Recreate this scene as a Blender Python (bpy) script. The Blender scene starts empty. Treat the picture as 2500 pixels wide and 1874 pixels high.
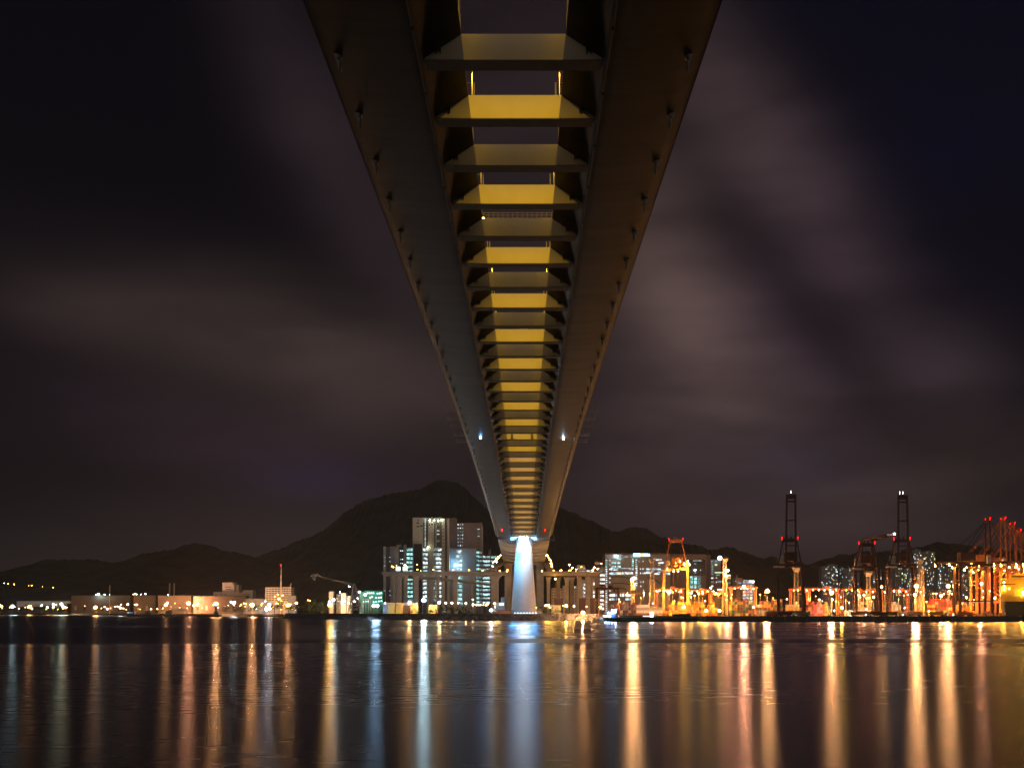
import bpy, math, random
from mathutils import Vector, Matrix
R = random.Random(7)
sc = bpy.context.scene
C = sc.collection
FP, VX, VY, CZ = 2582.0, 1283.0, 1490.0, 9.0     # focal length in photo pixels, vanishing point, eye height

# ------------------------------------------------------------------ camera
cam = bpy.data.cameras.new('camera')
camo = bpy.data.objects.new('camera', cam); C.objects.link(camo)
camo.location = (0, 0, CZ); camo.rotation_euler = (math.radians(90), 0, 0)
cam.sensor_width = 36; cam.lens = FP*36/2500
cam.shift_x = -(VX-1250)/2500; cam.shift_y = (VY-937)/2500
cam.clip_start = 0.5; cam.clip_end = 20000
sc.camera = camo

# ------------------------------------------------------------------ night sky
W = bpy.data.worlds.new('World'); sc.world = W; W.use_nodes = True
nt = W.node_tree; N = nt.nodes; L = nt.links; N.clear()
def mth(op, a, b=None, c=None):
    n = N.new('ShaderNodeMath'); n.operation = op
    for i, v in enumerate((a, b, c)):
        if v is None: continue
        if isinstance(v, (int, float)): n.inputs[i].default_value = v
        else: L.new(v, n.inputs[i])
    return n.outputs[0]
def vmth(op, a, b=None, s=None):
    n = N.new('ShaderNodeVectorMath'); n.operation = op
    for i, v in enumerate((a, b)):
        if v is None: continue
        if isinstance(v, tuple): n.inputs[i].default_value = v
        else: L.new(v, n.inputs[i])
    if s is not None:
        if isinstance(s, (int, float)): n.inputs['Scale'].default_value = s
        else: L.new(s, n.inputs['Scale'])
    return n.outputs[0]
tc = N.new('ShaderNodeTexCoord')
def wnoise(scale, detail=3, vec=None, stretch=None):
    n = N.new('ShaderNodeTexNoise'); n.inputs['Scale'].default_value = scale; n.inputs['Detail'].default_value = detail
    v = vec or tc.outputs['Generated']
    if stretch:
        m = N.new('ShaderNodeMapping'); m.inputs['Scale'].default_value = stretch[0]; m.inputs['Rotation'].default_value = stretch[1]
        L.new(v, m.inputs['Vector']); v = m.outputs[0]
    L.new(v, n.inputs['Vector']); return n
sx = N.new('ShaderNodeSeparateXYZ'); L.new(tc.outputs['Generated'], sx.inputs[0])
wn = wnoise(2.2, 2.5)
ws = N.new('ShaderNodeSeparateColor'); L.new(wn.outputs['Color'], ws.inputs[0])
az = mth('ADD', mth('ARCTAN2', sx.outputs['X'], sx.outputs['Y']), mth('MULTIPLY', mth('SUBTRACT', ws.outputs[0], .5), .14))
el = mth('ADD', mth('ARCSINE', sx.outputs['Z']), mth('MULTIPLY', mth('SUBTRACT', ws.outputs[1], .5), .11))
def ae(px, py):
    dx = (px-VX)/FP; dz = (VY-py)/FP
    return math.atan(dx), math.atan(dz/math.sqrt(1+dx*dx))
acc = None
def add(v):
    global acc
    acc = v if acc is None else vmth('ADD', acc, v)
def blob(px, py, rx, ry, tilt, col):
    a0, e0 = ae(px, py); t = math.radians(tilt); c, s = math.cos(t), math.sin(t)
    da = mth('SUBTRACT', az, a0); de = mth('SUBTRACT', el, e0)
    u = mth('DIVIDE', mth('ADD', mth('MULTIPLY', da, c), mth('MULTIPLY', de, s)), rx/FP)
    v = mth('DIVIDE', mth('SUBTRACT', mth('MULTIPLY', de, c), mth('MULTIPLY', da, s)), ry/FP)
    g = mth('POWER', 2.718, mth('MULTIPLY', mth('ADD', mth('MULTIPLY', u, u), mth('MULTIPLY', v, v)), -1))
    add(vmth('SCALE', col, None, g))
# long-exposure cloud banks lit by the town (centre, radii, tilt, glow)
blob(640, 790, 430, 120, -12, (.024, .0182, .0165))
blob(260, 740, 300, 90, -4, (.009, .006, .0065))
blob(930, 960, 300, 120, -14, (.017, .0125, .012))
blob(620, 1120, 420, 120, -12, (.006, .004, .006))
blob(230, 1390, 420, 80, 4, (.007, .005, .004))
blob(800, 230, 120, 330, 24, (.009, .0062, .0075))
blob(930, 560, 90, 260, 26, (.010, .0068, .0085))
blob(740, 1180, 150, 60, 0, (.003, .002, .010))
blob(1610, 650, 130, 300, 24, (.040, .029, .025))
blob(1700, 820, 260, 120, -46, (.016, .0115, .012))
blob(1560, 960, 200, 260, 0, (.017, .012, .013))
blob(1790, 280, 130, 330, 42, (.022, .0155, .0155))
blob(2010, 540, 480, 110, -50, (.022, .015, .0185))
blob(1250, 300, 260, 400, 0, (.013, .009, .011))
blob(1860, 800, 360, 90, -48, (.015, .010, .014))
blob(1780, 1010, 420, 180, -22, (.022, .0155, .018))
blob(2340, 920, 130, 100, 0, (.012, .009, .011))
blob(2260, 1190, 380, 90, 16, (.015, .011, .009))
blob(1910, 1120, 220, 80, -12, (.000, .002, .007))
blob(1680, 1180, 480, 120, -6, (.011, .0075, .0095))
blob(420, 1010, 420, 110, -8, (.007, .0045, .0065))
blob(1450, 1330, 1300, 110, 0, (.012, .009, .0105))
blob(2250, 300, 500, 500, 0, (.000, .0005, .0045))
st = wnoise(4.5, 5, stretch=((1, 1, 3.6), (0, .75, 0)))
stm = N.new('ShaderNodeMapRange'); stm.inputs[1].default_value = .25; stm.inputs[2].default_value = .75
stm.inputs[3].default_value = .5; stm.inputs[4].default_value = 1.5; L.new(st.outputs['Fac'], stm.inputs[0])
cloud = vmth('SCALE', vmth('MULTIPLY', acc, (1.22, 1.08, 1.0)), None, stm.outputs[0])
base = vmth('ADD', cloud, (.0022, .0020, .0042))
# unseen city glow behind the viewer, added to brighten the girder faces
cg = mth('MULTIPLY', mth('MAXIMUM', mth('MULTIPLY', sx.outputs['Y'], -1), 0), mth('POWER', 2.718, mth('MULTIPLY', mth('POWER', mth('MULTIPLY', sx.outputs['Z'], 2.4), 2), -1)))
base = vmth('ADD', base, vmth('SCALE', (.42, .36, .31), None, cg))
up = mth('GREATER_THAN', sx.outputs['Z'], -.02)
base = vmth('SCALE', base, None, up)
bg = N.new('ShaderNodeBackground'); L.new(base, bg.inputs['Color']); bg.inputs['Strength'].default_value = 1.0
sky = N.new('ShaderNodeTexSky'); sky.sky_type = 'NISHITA'; sky.sun_disc = False
sky.sun_elevation = math.radians(-9); sky.sun_rotation = math.radians(250)
bg2 = N.new('ShaderNodeBackground'); L.new(sky.outputs[0], bg2.inputs['Color']); bg2.inputs['Strength'].default_value = .05
ad = N.new('ShaderNodeAddShader'); L.new(bg.outputs[0], ad.inputs[0]); L.new(bg2.outputs[0], ad.inputs[1])
wo = N.new('ShaderNodeOutputWorld'); L.new(ad.outputs[0], wo.inputs['Surface'])

vs = sc.view_settings
vs.view_transform = 'Standard'; vs.look = 'None'; vs.gamma = 1; vs.use_curve_mapping = False; vs.exposure = 0
sc.render.engine = 'CYCLES'
cy = sc.cycles
cy.use_denoising = True
cy.max_bounces = 4; cy.diffuse_bounces = 2; cy.glossy_bounces = 3; cy.transmission_bounces = 1; cy.volume_bounces = 0
cy.sample_clamp_indirect = 3.0
cy.use_light_tree = True
cy.filter_width = 1.5
HAZE = .00004

# ------------------------------------------------------------------ helpers
def P(px, py, d): return Vector(((px-VX)/FP*d, d, CZ-(py-VY)/FP*d))
def X(px, d): return (px-VX)/FP*d
def Z(py, d): return CZ-(py-VY)/FP*d
GZ = 4.2                                            # level of the land
ORD = 'first second third fourth fifth sixth seventh eighth ninth tenth eleventh twelfth thirteenth fourteenth fifteenth sixteenth seventeenth eighteenth nineteenth twentieth'.split()
def nth(i):
    if i < 20: return ORD[i]
    t = {2: 'twenty', 3: 'thirty', 4: 'forty', 5: 'fifty', 6: 'sixty'}
    a, b = divmod(i+1, 10)
    if b == 0: return {3: 'thirtieth', 4: 'fortieth', 5: 'fiftieth', 6: 'sixtieth'}[a]
    return t[a]+'-'+ORD[b-1]

MATS = {}
def mat(name, col, rough=.6, metal=0.0, var=.25, scale=.4, bump=0.0, spec=.4, stretch=(1, 1, 1)):
    if name in MATS: return MATS[name]
    m = bpy.data.materials.new(name); m.use_nodes = True; MATS[name] = m
    n = m.node_tree.nodes; l = m.node_tree.links; b = n['Principled BSDF']
    tx = n.new('ShaderNodeTexCoord'); mp = n.new('ShaderNodeMapping'); mp.inputs['Scale'].default_value = stretch
    no = n.new('ShaderNodeTexNoise'); no.inputs['Scale'].default_value = scale; no.inputs['Detail'].default_value = 5
    l.new(tx.outputs['Object'], mp.inputs[0]); l.new(mp.outputs[0], no.inputs['Vector'])
    r = n.new('ShaderNodeMapRange'); r.inputs[1].default_value = .3; r.inputs[2].default_value = .7
    r.inputs[3].default_value = 1-var; r.inputs[4].default_value = 1+var
    l.new(no.outputs['Fac'], r.inputs[0])
    v = n.new('ShaderNodeVectorMath'); v.operation = 'SCALE'; v.inputs[0].default_value = col; l.new(r.outputs[0], v.inputs['Scale'])
    l.new(v.outputs[0], b.inputs['Base Color'])
    b.inputs['Roughness'].default_value = rough; b.inputs['Metallic'].default_value = metal
    b.inputs['Specular IOR Level'].default_value = spec
    if bump:
        bp = n.new('ShaderNodeBump'); bp.inputs['Strength'].default_value = bump; bp.inputs['Distance'].default_value = .3
        l.new(no.outputs['Fac'], bp.inputs['Height']); l.new(bp.outputs[0], b.inputs['Normal'])
    return m
def em(name, col, s, sample=True):
    if name in MATS: return MATS[name]
    m = bpy.data.materials.new(name); m.use_nodes = True; MATS[name] = m
    b = m.node_tree.nodes['Principled BSDF']
    b.inputs['Base Color'].default_value = (.01, .01, .01, 1); b.inputs['Specular IOR Level'].default_value = 0
    b.inputs['Emission Color'].default_value = (*col, 1); b.inputs['Emission Strength'].default_value = s
    m.cycles.emission_sampling = 'FRONT' if sample else 'NONE'
    return m
def winmat(name, col, s, scale=.6):
    # a lit interior behind glass: lamps and shelves seen as an uneven glow
    if name in MATS: return MATS[name]
    m = bpy.data.materials.new(name); m.use_nodes = True; MATS[name] = m
    n = m.node_tree.nodes; l = m.node_tree.links; b = n['Principled BSDF']
    b.inputs['Base Color'].default_value = (.05, .06, .06, 1); b.inputs['Roughness'].default_value = .15
    tx = n.new('ShaderNodeTexCoord'); oi = n.new('ShaderNodeObjectInfo')
    va = n.new('ShaderNodeVectorMath'); va.operation = 'ADD'
    sc_ = n.new('ShaderNodeVectorMath'); sc_.operation = 'SCALE'; sc_.inputs[0].default_value = (91, 37, 53); l.new(oi.outputs['Random'], sc_.inputs['Scale'])
    l.new(tx.outputs['Object'], va.inputs[0]); l.new(sc_.outputs[0], va.inputs[1])
    no = n.new('ShaderNodeTexNoise'); no.inputs['Scale'].default_value = scale; no.inputs['Detail'].default_value = 3
    l.new(va.outputs[0], no.inputs['Vector'])
    r = n.new('ShaderNodeMapRange'); r.inputs[1].default_value = .35; r.inputs[2].default_value = .65
    r.inputs[3].default_value = .15*s; r.inputs[4].default_value = 1.6*s; l.new(no.outputs['Fac'], r.inputs[0])
    ra = n.new('ShaderNodeMapRange'); ra.inputs[3].default_value = .55; ra.inputs[4].default_value = 1.3; l.new(oi.outputs['Random'], ra.inputs[0])
    mu = n.new('ShaderNodeMath'); mu.operation = 'MULTIPLY'; l.new(r.outputs[0], mu.inputs[0]); l.new(ra.outputs[0], mu.inputs[1])
    b.inputs['Emission Color'].default_value = (*col, 1); l.new(mu.outputs[0], b.inputs['Emission Strength'])
    m.cycles.emission_sampling = 'NONE'
    return m

class MB:
    def __init__(s): s.v = []; s.f = []
    def add(s, vs_, fs):
        o = len(s.v); s.v += [tuple(v) for v in vs_]; s.f += [tuple(i+o for i in f) for f in fs]; return s
    def box(s, c, sz, rz=0.0, m=None):
        hx, hy, hz = sz[0]/2, sz[1]/2, sz[2]/2; c = Vector(c)
        vs_ = [Vector((x, y, z)) for x in (-hx, hx) for y in (-hy, hy) for z in (-hz, hz)]
        if rz: rm = Matrix.Rotation(rz, 3, 'Z'); vs_ = [rm @ v for v in vs_]
        if m is not None: vs_ = [m @ v for v in vs_]
        return s.add([v+c for v in vs_], [(0, 1, 3, 2), (4, 6, 7, 5), (0, 4, 5, 1), (2, 3, 7, 6), (0, 2, 6, 4), (1, 5, 7, 3)])
    def span(s, x0, x1, y0, y1, z0, z1): return s.box(((x0+x1)/2, (y0+y1)/2, (z0+z1)/2), (abs(x1-x0), abs(y1-y0), abs(z1-z0)))
    def beam(s, p, q, w, h):
        p, q = Vector(p), Vector(q); d = q-p; ln = d.length
        if ln < 1e-6: return s
        z = d/ln; upv = Vector((0, 0, 1)) if abs(z.z) < .95 else Vector((0, 1, 0))
        x = upv.cross(z).normalized(); y = z.cross(x)
        return s.box((p+q)/2, (w, h, ln), m=Matrix((x, y, z)).transposed())
    def tube(s, p, q, r, n=8, r2=None):
        p, q = Vector(p), Vector(q); d = q-p
        z = d.normalized(); upv = Vector((0, 0, 1)) if abs(z.z) < .95 else Vector((0, 1, 0))
        x = upv.cross(z).normalized(); y = z.cross(x); r2 = r if r2 is None else r2
        vs_ = [p+(x*math.cos(2*math.pi*i/n)+y*math.sin(2*math.pi*i/n))*r for i in range(n)] + [q+(x*math.cos(2*math.pi*i/n)+y*math.sin(2*math.pi*i/n))*r2 for i in range(n)]
        return s.add(vs_, [(i, (i+1) % n, n+(i+1) % n, n+i) for i in range(n)]+[tuple(range(n-1, -1, -1)), tuple(range(n, 2*n))])
    def ball(s, c, r, n=8, k=5, sz=1.0):
        c = Vector(c); vs_ = [c+Vector((0, 0, -r*sz))]
        for j in range(1, k):
            t = math.pi*j/k
            for i in range(n): vs_.append(c+Vector((r*math.sin(t)*math.cos(2*math.pi*i/n), r*math.sin(t)*math.sin(2*math.pi*i/n), -r*sz*math.cos(t))))
        vs_.append(c+Vector((0, 0, r*sz))); e = len(vs_)-1
        fs = [(0, 1+(i+1) % n, 1+i) for i in range(n)]+[(e, 1+(k-2)*n+i, 1+(k-2)*n+(i+1) % n) for i in range(n)]
        for j in range(k-2):
            for i in range(n): fs.append((1+j*n+i, 1+j*n+(i+1) % n, 1+(j+1)*n+(i+1) % n, 1+(j+1)*n+i))
        return s.add(vs_, fs)
    def sweep(s, secs, cap=True):
        n = len(secs[0]); o = len(s.v)
        vs_ = [p for q in secs for p in q]; fs = []
        for k in range(len(secs)-1):
            for i in range(n): fs.append((k*n+i, k*n+(i+1) % n, (k+1)*n+(i+1) % n, (k+1)*n+i))
        if cap: fs += [tuple(range(n-1, -1, -1)), tuple((len(secs)-1)*n+i for i in range(n))]
        return s.add(vs_, fs)
    def build(s, name, m, parent=None, smooth=False, label=None):
        me = bpy.data.meshes.new(name); me.from_pydata(s.v, [], s.f); me.validate(); 
        import bmesh
        bm = bmesh.new(); bm.from_mesh(me); bmesh.ops.recalc_face_normals(bm, faces=bm.faces); bm.to_mesh(me); bm.free()
        me.materials.append(m)
        if smooth:
            for p in me.polygons: p.use_smooth = True
        o = bpy.data.objects.new(name, me); C.objects.link(o)
        if parent is not None: o.parent = parent
        if label: o['label'] = label
        return o
def thing(name, label, cat, loc=(0, 0, 0), rz=0.0, group=None):
    o = bpy.data.objects.new(name, None); C.objects.link(o); o.location = loc; o.rotation_euler = (0, 0, rz)
    o.empty_display_size = .5
    o['label'] = label; o['category'] = cat
    if group: o['group'] = group
    return o
def tag(o, label, cat, group=None):
    o['label'] = label; o['category'] = cat
    if group: o['group'] = group
    return o
def struct(o, kind='structure'): o['kind'] = kind; return o
def kids(o): return list(o.children)
def copy_tree(o, parent=None):
    c = o.copy(); C.objects.link(c)
    if parent is not None: c.parent = parent
    for ch in kids(o): copy_tree(ch, c)
    return c
def text_mesh(name, txt, size, m, loc, parent=None, sx_=1.0):
    cu = bpy.data.curves.new(name, 'FONT'); cu.body = txt; cu.size = size; cu.extrude = .08; cu.align_x = 'CENTER'; cu.align_y = 'CENTER'
    cu.offset = .04*size
    t = bpy.data.objects.new('lettering', cu); C.objects.link(t)
    bpy.context.view_layer.update()
    me = bpy.data.meshes.new_from_object(t.evaluated_get(bpy.context.evaluated_depsgraph_get()))
    bpy.data.objects.remove(t); bpy.data.curves.remove(cu)
    me.materials.clear(); me.materials.append(m)
    o = bpy.data.objects.new(name, me); C.objects.link(o); o.location = loc; o.rotation_euler = (math.radians(90), 0, 0); o.scale = (sx_, 1, 1)
    if parent is not None: o.parent = parent
    return o

# ------------------------------------------------------------------ base materials
def steel_mat():
    m = mat('bridge_steel', (.062, .043, .028), .55, 0, .38, 1, stretch=(.02, .22, .3), spec=.08)
    n = m.node_tree.nodes; l = m.node_tree.links; b = n['Principled BSDF']; src = b.inputs['Base Color'].links[0].from_socket
    tx = n.new('ShaderNodeTexCoord'); sp = n.new('ShaderNodeSeparateXYZ'); l.new(tx.outputs['Object'], sp.inputs[0])
    def k(op, a, v):
        q = n.new('ShaderNodeMath'); q.operation = op
        for i, w in enumerate((a, v)):
            if isinstance(w, (int, float)): q.inputs[i].default_value = w
            else: l.new(w, q.inputs[i])
        return q.outputs[0]
    s1 = k('LESS_THAN', k('FRACT', k('DIVIDE', sp.outputs['Y'], 9), 0), .014); s2 = k('LESS_THAN', k('FRACT', k('DIVIDE', k('ADD', sp.outputs['X'], 1.65), 3.7), 0), .010)
    f = k('SUBTRACT', 1, k('MULTIPLY', k('MAXIMUM', s1, s2), .4)); v = n.new('ShaderNodeVectorMath'); v.operation = 'SCALE'; l.new(src, v.inputs[0]); l.new(f, v.inputs['Scale']); l.new(v.outputs[0], b.inputs['Base Color'])
    bp = n.new('ShaderNodeBump'); bp.inputs['Strength'].default_value = .35; bp.inputs['Distance'].default_value = .1; l.new(f, bp.inputs['Height']); l.new(bp.outputs[0], b.inputs['Normal'])
    return m
M_girder = mat('girder_paint', (.50, .49, .46), .55, 0, .05, .3)
M_rail = mat('dark_steel', (.03, .03, .03), .6)
M_steel = steel_mat()
M_conc = mat('concrete', (.30, .285, .26), .85, 0, .22, .12, .2, .2)
M_tower = mat('tower_concrete', (.42, .42, .42), .75, 0, .07, .25, .05, .3, (1, 1, 2.5))
M_asph = mat('asphalt', (.05, .05, .05), .85)
M_ground = mat('yard_ground', (.11, .10, .09), .85, 0, .35, .02)
M_rock = mat('rubble_rock', (.16, .15, .14), .9, 0, .5, .25, .5)
M_hill = mat('hill_scrub', (.036, .038, .027), 1, 0, .55, .012, .4, 0)
M_galv = mat('galvanised', (.35, .34, .33), .5, .3)
M_red = em('red_beacon', (1, .0015, .004), 9)
M_cablew = mat('cable_sheath', (.5, .5, .5), .4)

# ------------------------------------------------------------------ water
def water_mat():
    m = bpy.data.materials.new('harbour_water'); m.use_nodes = True
    n = m.node_tree.nodes; l = m.node_tree.links; b = n['Principled BSDF']
    n.remove(b); df = n.new('ShaderNodeBsdfDiffuse'); df.inputs['Color'].default_value = (.004, .006, .008, 1)
    gl = n.new('ShaderNodeBsdfGlossy'); gl.distribution = 'BECKMANN'; gl.inputs['Color'].default_value = (.95, .95, .95, 1)
    tv_ = n.new('ShaderNodeCombineXYZ'); tv_.inputs[0].default_value = 1; l.new(tv_.outputs[0], gl.inputs['Tangent']); gl.inputs['Anisotropy'].default_value = .31
    fr = n.new('ShaderNodeFresnel'); fr.inputs['IOR'].default_value = 1.33; mx = n.new('ShaderNodeMixShader')
    l.new(fr.outputs[0], mx.inputs[0]); l.new(df.outputs[0], mx.inputs[1]); l.new(gl.outputs[0], mx.inputs[2])
    l.new(mx.outputs[0], n['Material Output'].inputs['Surface'])
    g = n.new('ShaderNodeNewGeometry'); sp = n.new('ShaderNodeSeparateXYZ'); l.new(g.outputs['Position'], sp.inputs[0])
    def mm(op, a, b_=None, c=None):
        k = n.new('ShaderNodeMath'); k.operation = op
        for i, v in enumerate((a, b_, c)):
            if v is None: continue
            if isinstance(v, (int, float)): k.inputs[i].default_value = v
            else: l.new(v, k.inputs[i])
        return k.outputs[0]
    def noise(sx_, sy_, detail, off=0):
        mp = n.new('ShaderNodeMapping'); mp.inputs['Scale'].default_value = (sx_, sy_, 1); mp.inputs['Location'].default_value = (off, off*.7, 0)
        l.new(g.outputs['Position'], mp.inputs[0])
        t = n.new('ShaderNodeTexNoise'); t.inputs['Scale'].default_value = 1; t.inputs['Detail'].default_value = detail; l.new(mp.outputs[0], t.inputs['Vector'])
        return t.outputs['Fac']
    def smooth(v, a, b_, lo, hi):
        r = n.new('ShaderNodeMapRange'); r.interpolation_type = 'SMOOTHSTEP'
        for i, x in enumerate((a, b_, lo, hi)): r.inputs[i+1].default_value = x
        l.new(v, r.inputs[0]); return r.outputs[0]
    wob = mm('MULTIPLY', mm('SUBTRACT', noise(.006, .002, 2), .5), 14)
    yy = mm('ADD', sp.outputs['Y'], wob); xx = mm('ADD', sp.outputs['X'], mm('MULTIPLY', mm('SUBTRACT', noise(.01, .004, 2, 9), .5), 120))
    # choppy wake left by a passing boat, and a wind-ruffled reach on the left
    wake = mm('MULTIPLY', mm('MULTIPLY', smooth(yy, 292, 300, 0, 1), smooth(yy, 320, 345, 1, 0)), smooth(xx, 70, 170, .6, .15))
    lee = mm('MULTIPLY', smooth(yy, 285, 300, 0, 1), smooth(xx, -150, -60, 1, 0))
    gap_ = mm('MULTIPLY', smooth(yy, 570, 590, 0, 1), smooth(yy, 625, 650, .8, 0))
    lee = mm('MULTIPLY', lee, mm('SUBTRACT', 1, gap_))
    chop = mm('MAXIMUM', wake, mm('MULTIPLY', lee, .8))
    band = smooth(noise(.006, .012, 1, 4), .3, .7, -.010, .010)
    ripple = mm('MULTIPLY', mm('SUBTRACT', noise(.22, 1.1, 4, 2), .5), .05)
    rough = mm('ADD', mm('ADD', mm('ADD', .266, mm('MULTIPLY', chop, .30)), band), ripple)
    l.new(rough, gl.inputs['Roughness'])
    return m
wb = MB(); wb.add([(-5000, -600, 0), (5000, -600, 0), (5000, 8000, 0), (-5000, 8000, 0)], [(0, 1, 2, 3)])
struct(wb.build('water', water_mat()))

# ------------------------------------------------------------------ land
SH = [(-2300, 2480), (X(160, 2350), 2350), (X(330, 1900), 1900), (X(470, 1700), 1700), (X(692, 1520), 1520), (X(697, 1230), 1230),
      (X(840, 1100), 1100), (X(980, 1010), 1010), (X(1200, 978), 978), (68, 978), (72, 905), (147, 902), (147, 861), (402, 861), (565, 1190), (2400, 1190)]
gb = MB()
poly = SH+[(5000, 8500), (-5000, 8500), (-5000, 2600)]
n_ = len(poly)
gb.add([(x, y, GZ) for x, y in poly]+[(x, y, -4) for x, y in poly], [tuple(range(n_))]+[(i, (i+1) % n_, n_+(i+1) % n_, n_+i) for i in range(n_)])
struct(gb.build('ground', M_ground))
# quay apron edge and coping
qb = MB()
for (a, b_) in zip(SH[9:14], SH[10:15]):
    a3, b3 = Vector((a[0], a[1], GZ+.15)), Vector((b_[0], b_[1], GZ+.15))
    qb.beam(a3, b3, 1.6, .7)
    k = int((b3-a3).length/9)
    for j in range(1, k):
        p = a3.lerp(b3, j/k); nrm = Vector((b3.y-a3.y, -(b3.x-a3.x), 0)).normalized()
        qb.box(p+nrm*.6+Vector((0, 0, -2.4)), (.9, .9, 3.4))
tag(qb.build('quay_wall', mat('quay_concrete', (.17, .15, .13), .85, 0, .3, .3)), 'long dark concrete quay wall below the container cranes', 'quay wall')
# rubble sea wall under the bridge tower
rb = MB(); rows = []
pts = [Vector((SH[i][0], SH[i][1], 0)) for i in range(5, 10)]
for a, b_ in zip(pts[:-1], pts[1:]):
    nrm = Vector((b_.y-a.y, -(b_.x-a.x), 0)).normalized(); k = int((b_-a).length/2.0)
    for j in range(k):
        p = a.lerp(b_, j/k)
        rows.append([p+nrm*(t*7-1)+Vector((R.uniform(-.5, .5), R.uniform(-.6, .6), 5.4-6.6*t+(R.uniform(-.75, .75) if 0 < t < 1 else 0))) for t in (0, .12, .25, .37, .5, .62, .75, .87, 1)])
m_ = len(rows[0])
rb.add([p for r in rows for p in r], [(i*m_+j, i*m_+j+1, (i+1)*m_+j+1, (i+1)*m_+j) for i in range(len(rows)-1) for j in range(m_-1)])
for a, b_ in zip(pts[:-1], pts[1:]): rb.beam(a+Vector((0, 1.2, 5.2)), b_+Vector((0, 1.2, 5.2)), 1.6, 2.2)
tag(rb.build('rubble_sea_wall', M_rock), 'dark rubble sea wall along the water at the foot of the bridge tower', 'sea wall')

# ------------------------------------------------------------------ hills
def ridge(name, prof, D, depth, seed):
    rr = random.Random(seed); ph = [rr.uniform(0, 6.28) for _ in range(12)]
    xs = []; px = prof[0][0]
    def hh(px):
        for (a, ya), (b_, yb) in zip(prof[:-1], prof[1:]):
            if a <= px <= b_:
                t = (px-a)/(b_-a); return ya+(yb-ya)*t
        return prof[-1][1]
    while px <= prof[-1][0]: xs.append(px); px += 2.2
    rowsT = [-1.0, -.8, -.6, -.45, -.3, -.18, -.08, 0, .1, .3, .6, 1.0]
    vs_ = []; fs = []
    for i, px in enumerate(xs):
        zr = Z(hh(px), D)+rr.uniform(-4.5, 4.5)*D/4000+2*math.sin(px*.11+ph[0])*D/5000
        for t in rowsT:
            f = 1-abs(t)**.8 if t < 0 else 1-t**1.2
            z = GZ-.5+(zr-GZ)*max(f, 0)
            if 0 < abs(t) < .95:
                g = math.sin(px*.035+ph[1]+t*2.2)+.6*math.sin(px*.083+ph[2]-t*3)+.4*math.sin(px*.19+ph[3]+t*5)
                z += g*zr*.035*(1-abs(t))*min(1, abs(t)*5) + rr.uniform(-1, 1)*D/1600*min(1, abs(t)*6)
                if t < 0: z = min(z, CZ+(zr-CZ)*(D+t*depth)/D-.5)
            vs_.append((X(px, D), D+t*depth, z))
    k = len(rowsT)
    for i in range(len(xs)-1):
        for j in range(k-1): fs.append((i*k+j, (i+1)*k+j, (i+1)*k+j+1, i*k+j+1))
    b_ = MB(); b_.add(vs_, fs); o = b_.build(name, M_hill, smooth=False); struct(o); return o
ridge('hills', [(-300, 1465), (-120, 1440), (0, 1413.5), (29, 1398), (59, 1386), (90, 1376), (105, 1367), (138, 1366), (172, 1367), (215, 1365), (249, 1369), (285, 1375), (316, 1364),
      (350, 1351), (373, 1347), (420, 1341), (455, 1330), (475, 1325), (505, 1330), (536, 1340), (558, 1347), (603, 1353.5), (621, 1361), (660, 1372), (760, 1420)], 3600, 1300, 3)
ridge('hills', [(480, 1420), (560, 1385), (619, 1361), (649, 1350), (680, 1341), (700, 1333), (740, 1315), (780, 1300), (800, 1287), (836, 1254), (870, 1232), (904, 1218), (960, 1203), (990, 1199), (1017, 1196), (1051, 1179), (1068, 1172), (1085, 1170),
      (1104, 1174), (1119, 1181), (1136, 1192), (1153, 1207), (1181, 1237), (1198, 1249), (1215, 1250), (1260, 1238), (1330, 1234), (1367, 1237), (1401, 1252), (1446, 1271), (1470, 1285), (1500, 1297), (1560, 1312), (1620, 1330), (1700, 1360), (1800, 1420)], 4200, 1500, 5)
ridge('hills', [(1380, 1380), (1440, 1320), (1490, 1297), (1512, 1295), (1534, 1289), (1557, 1285), (1577, 1288), (1595, 1300), (1612, 1310.7), (1635, 1312), (1671, 1325), (1707, 1331), (1731, 1341), (1754, 1338), (1772, 1334.5), (1794, 1336), (1820, 1348),
      (1839, 1357), (1868, 1363), (1885, 1357), (1906, 1359), (1940, 1369), (1972, 1379), (2003, 1369), (2031, 1359), (2062, 1352.5), (2073, 1356), (2096, 1346), (2145, 1346), (2177, 1346), (2220, 1340), (2261, 1331), (2293, 1324), (2324, 1325), (2360, 1330), (2420, 1338), (2500, 1345), (2700, 1370)], 5600, 1500, 8)

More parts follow.
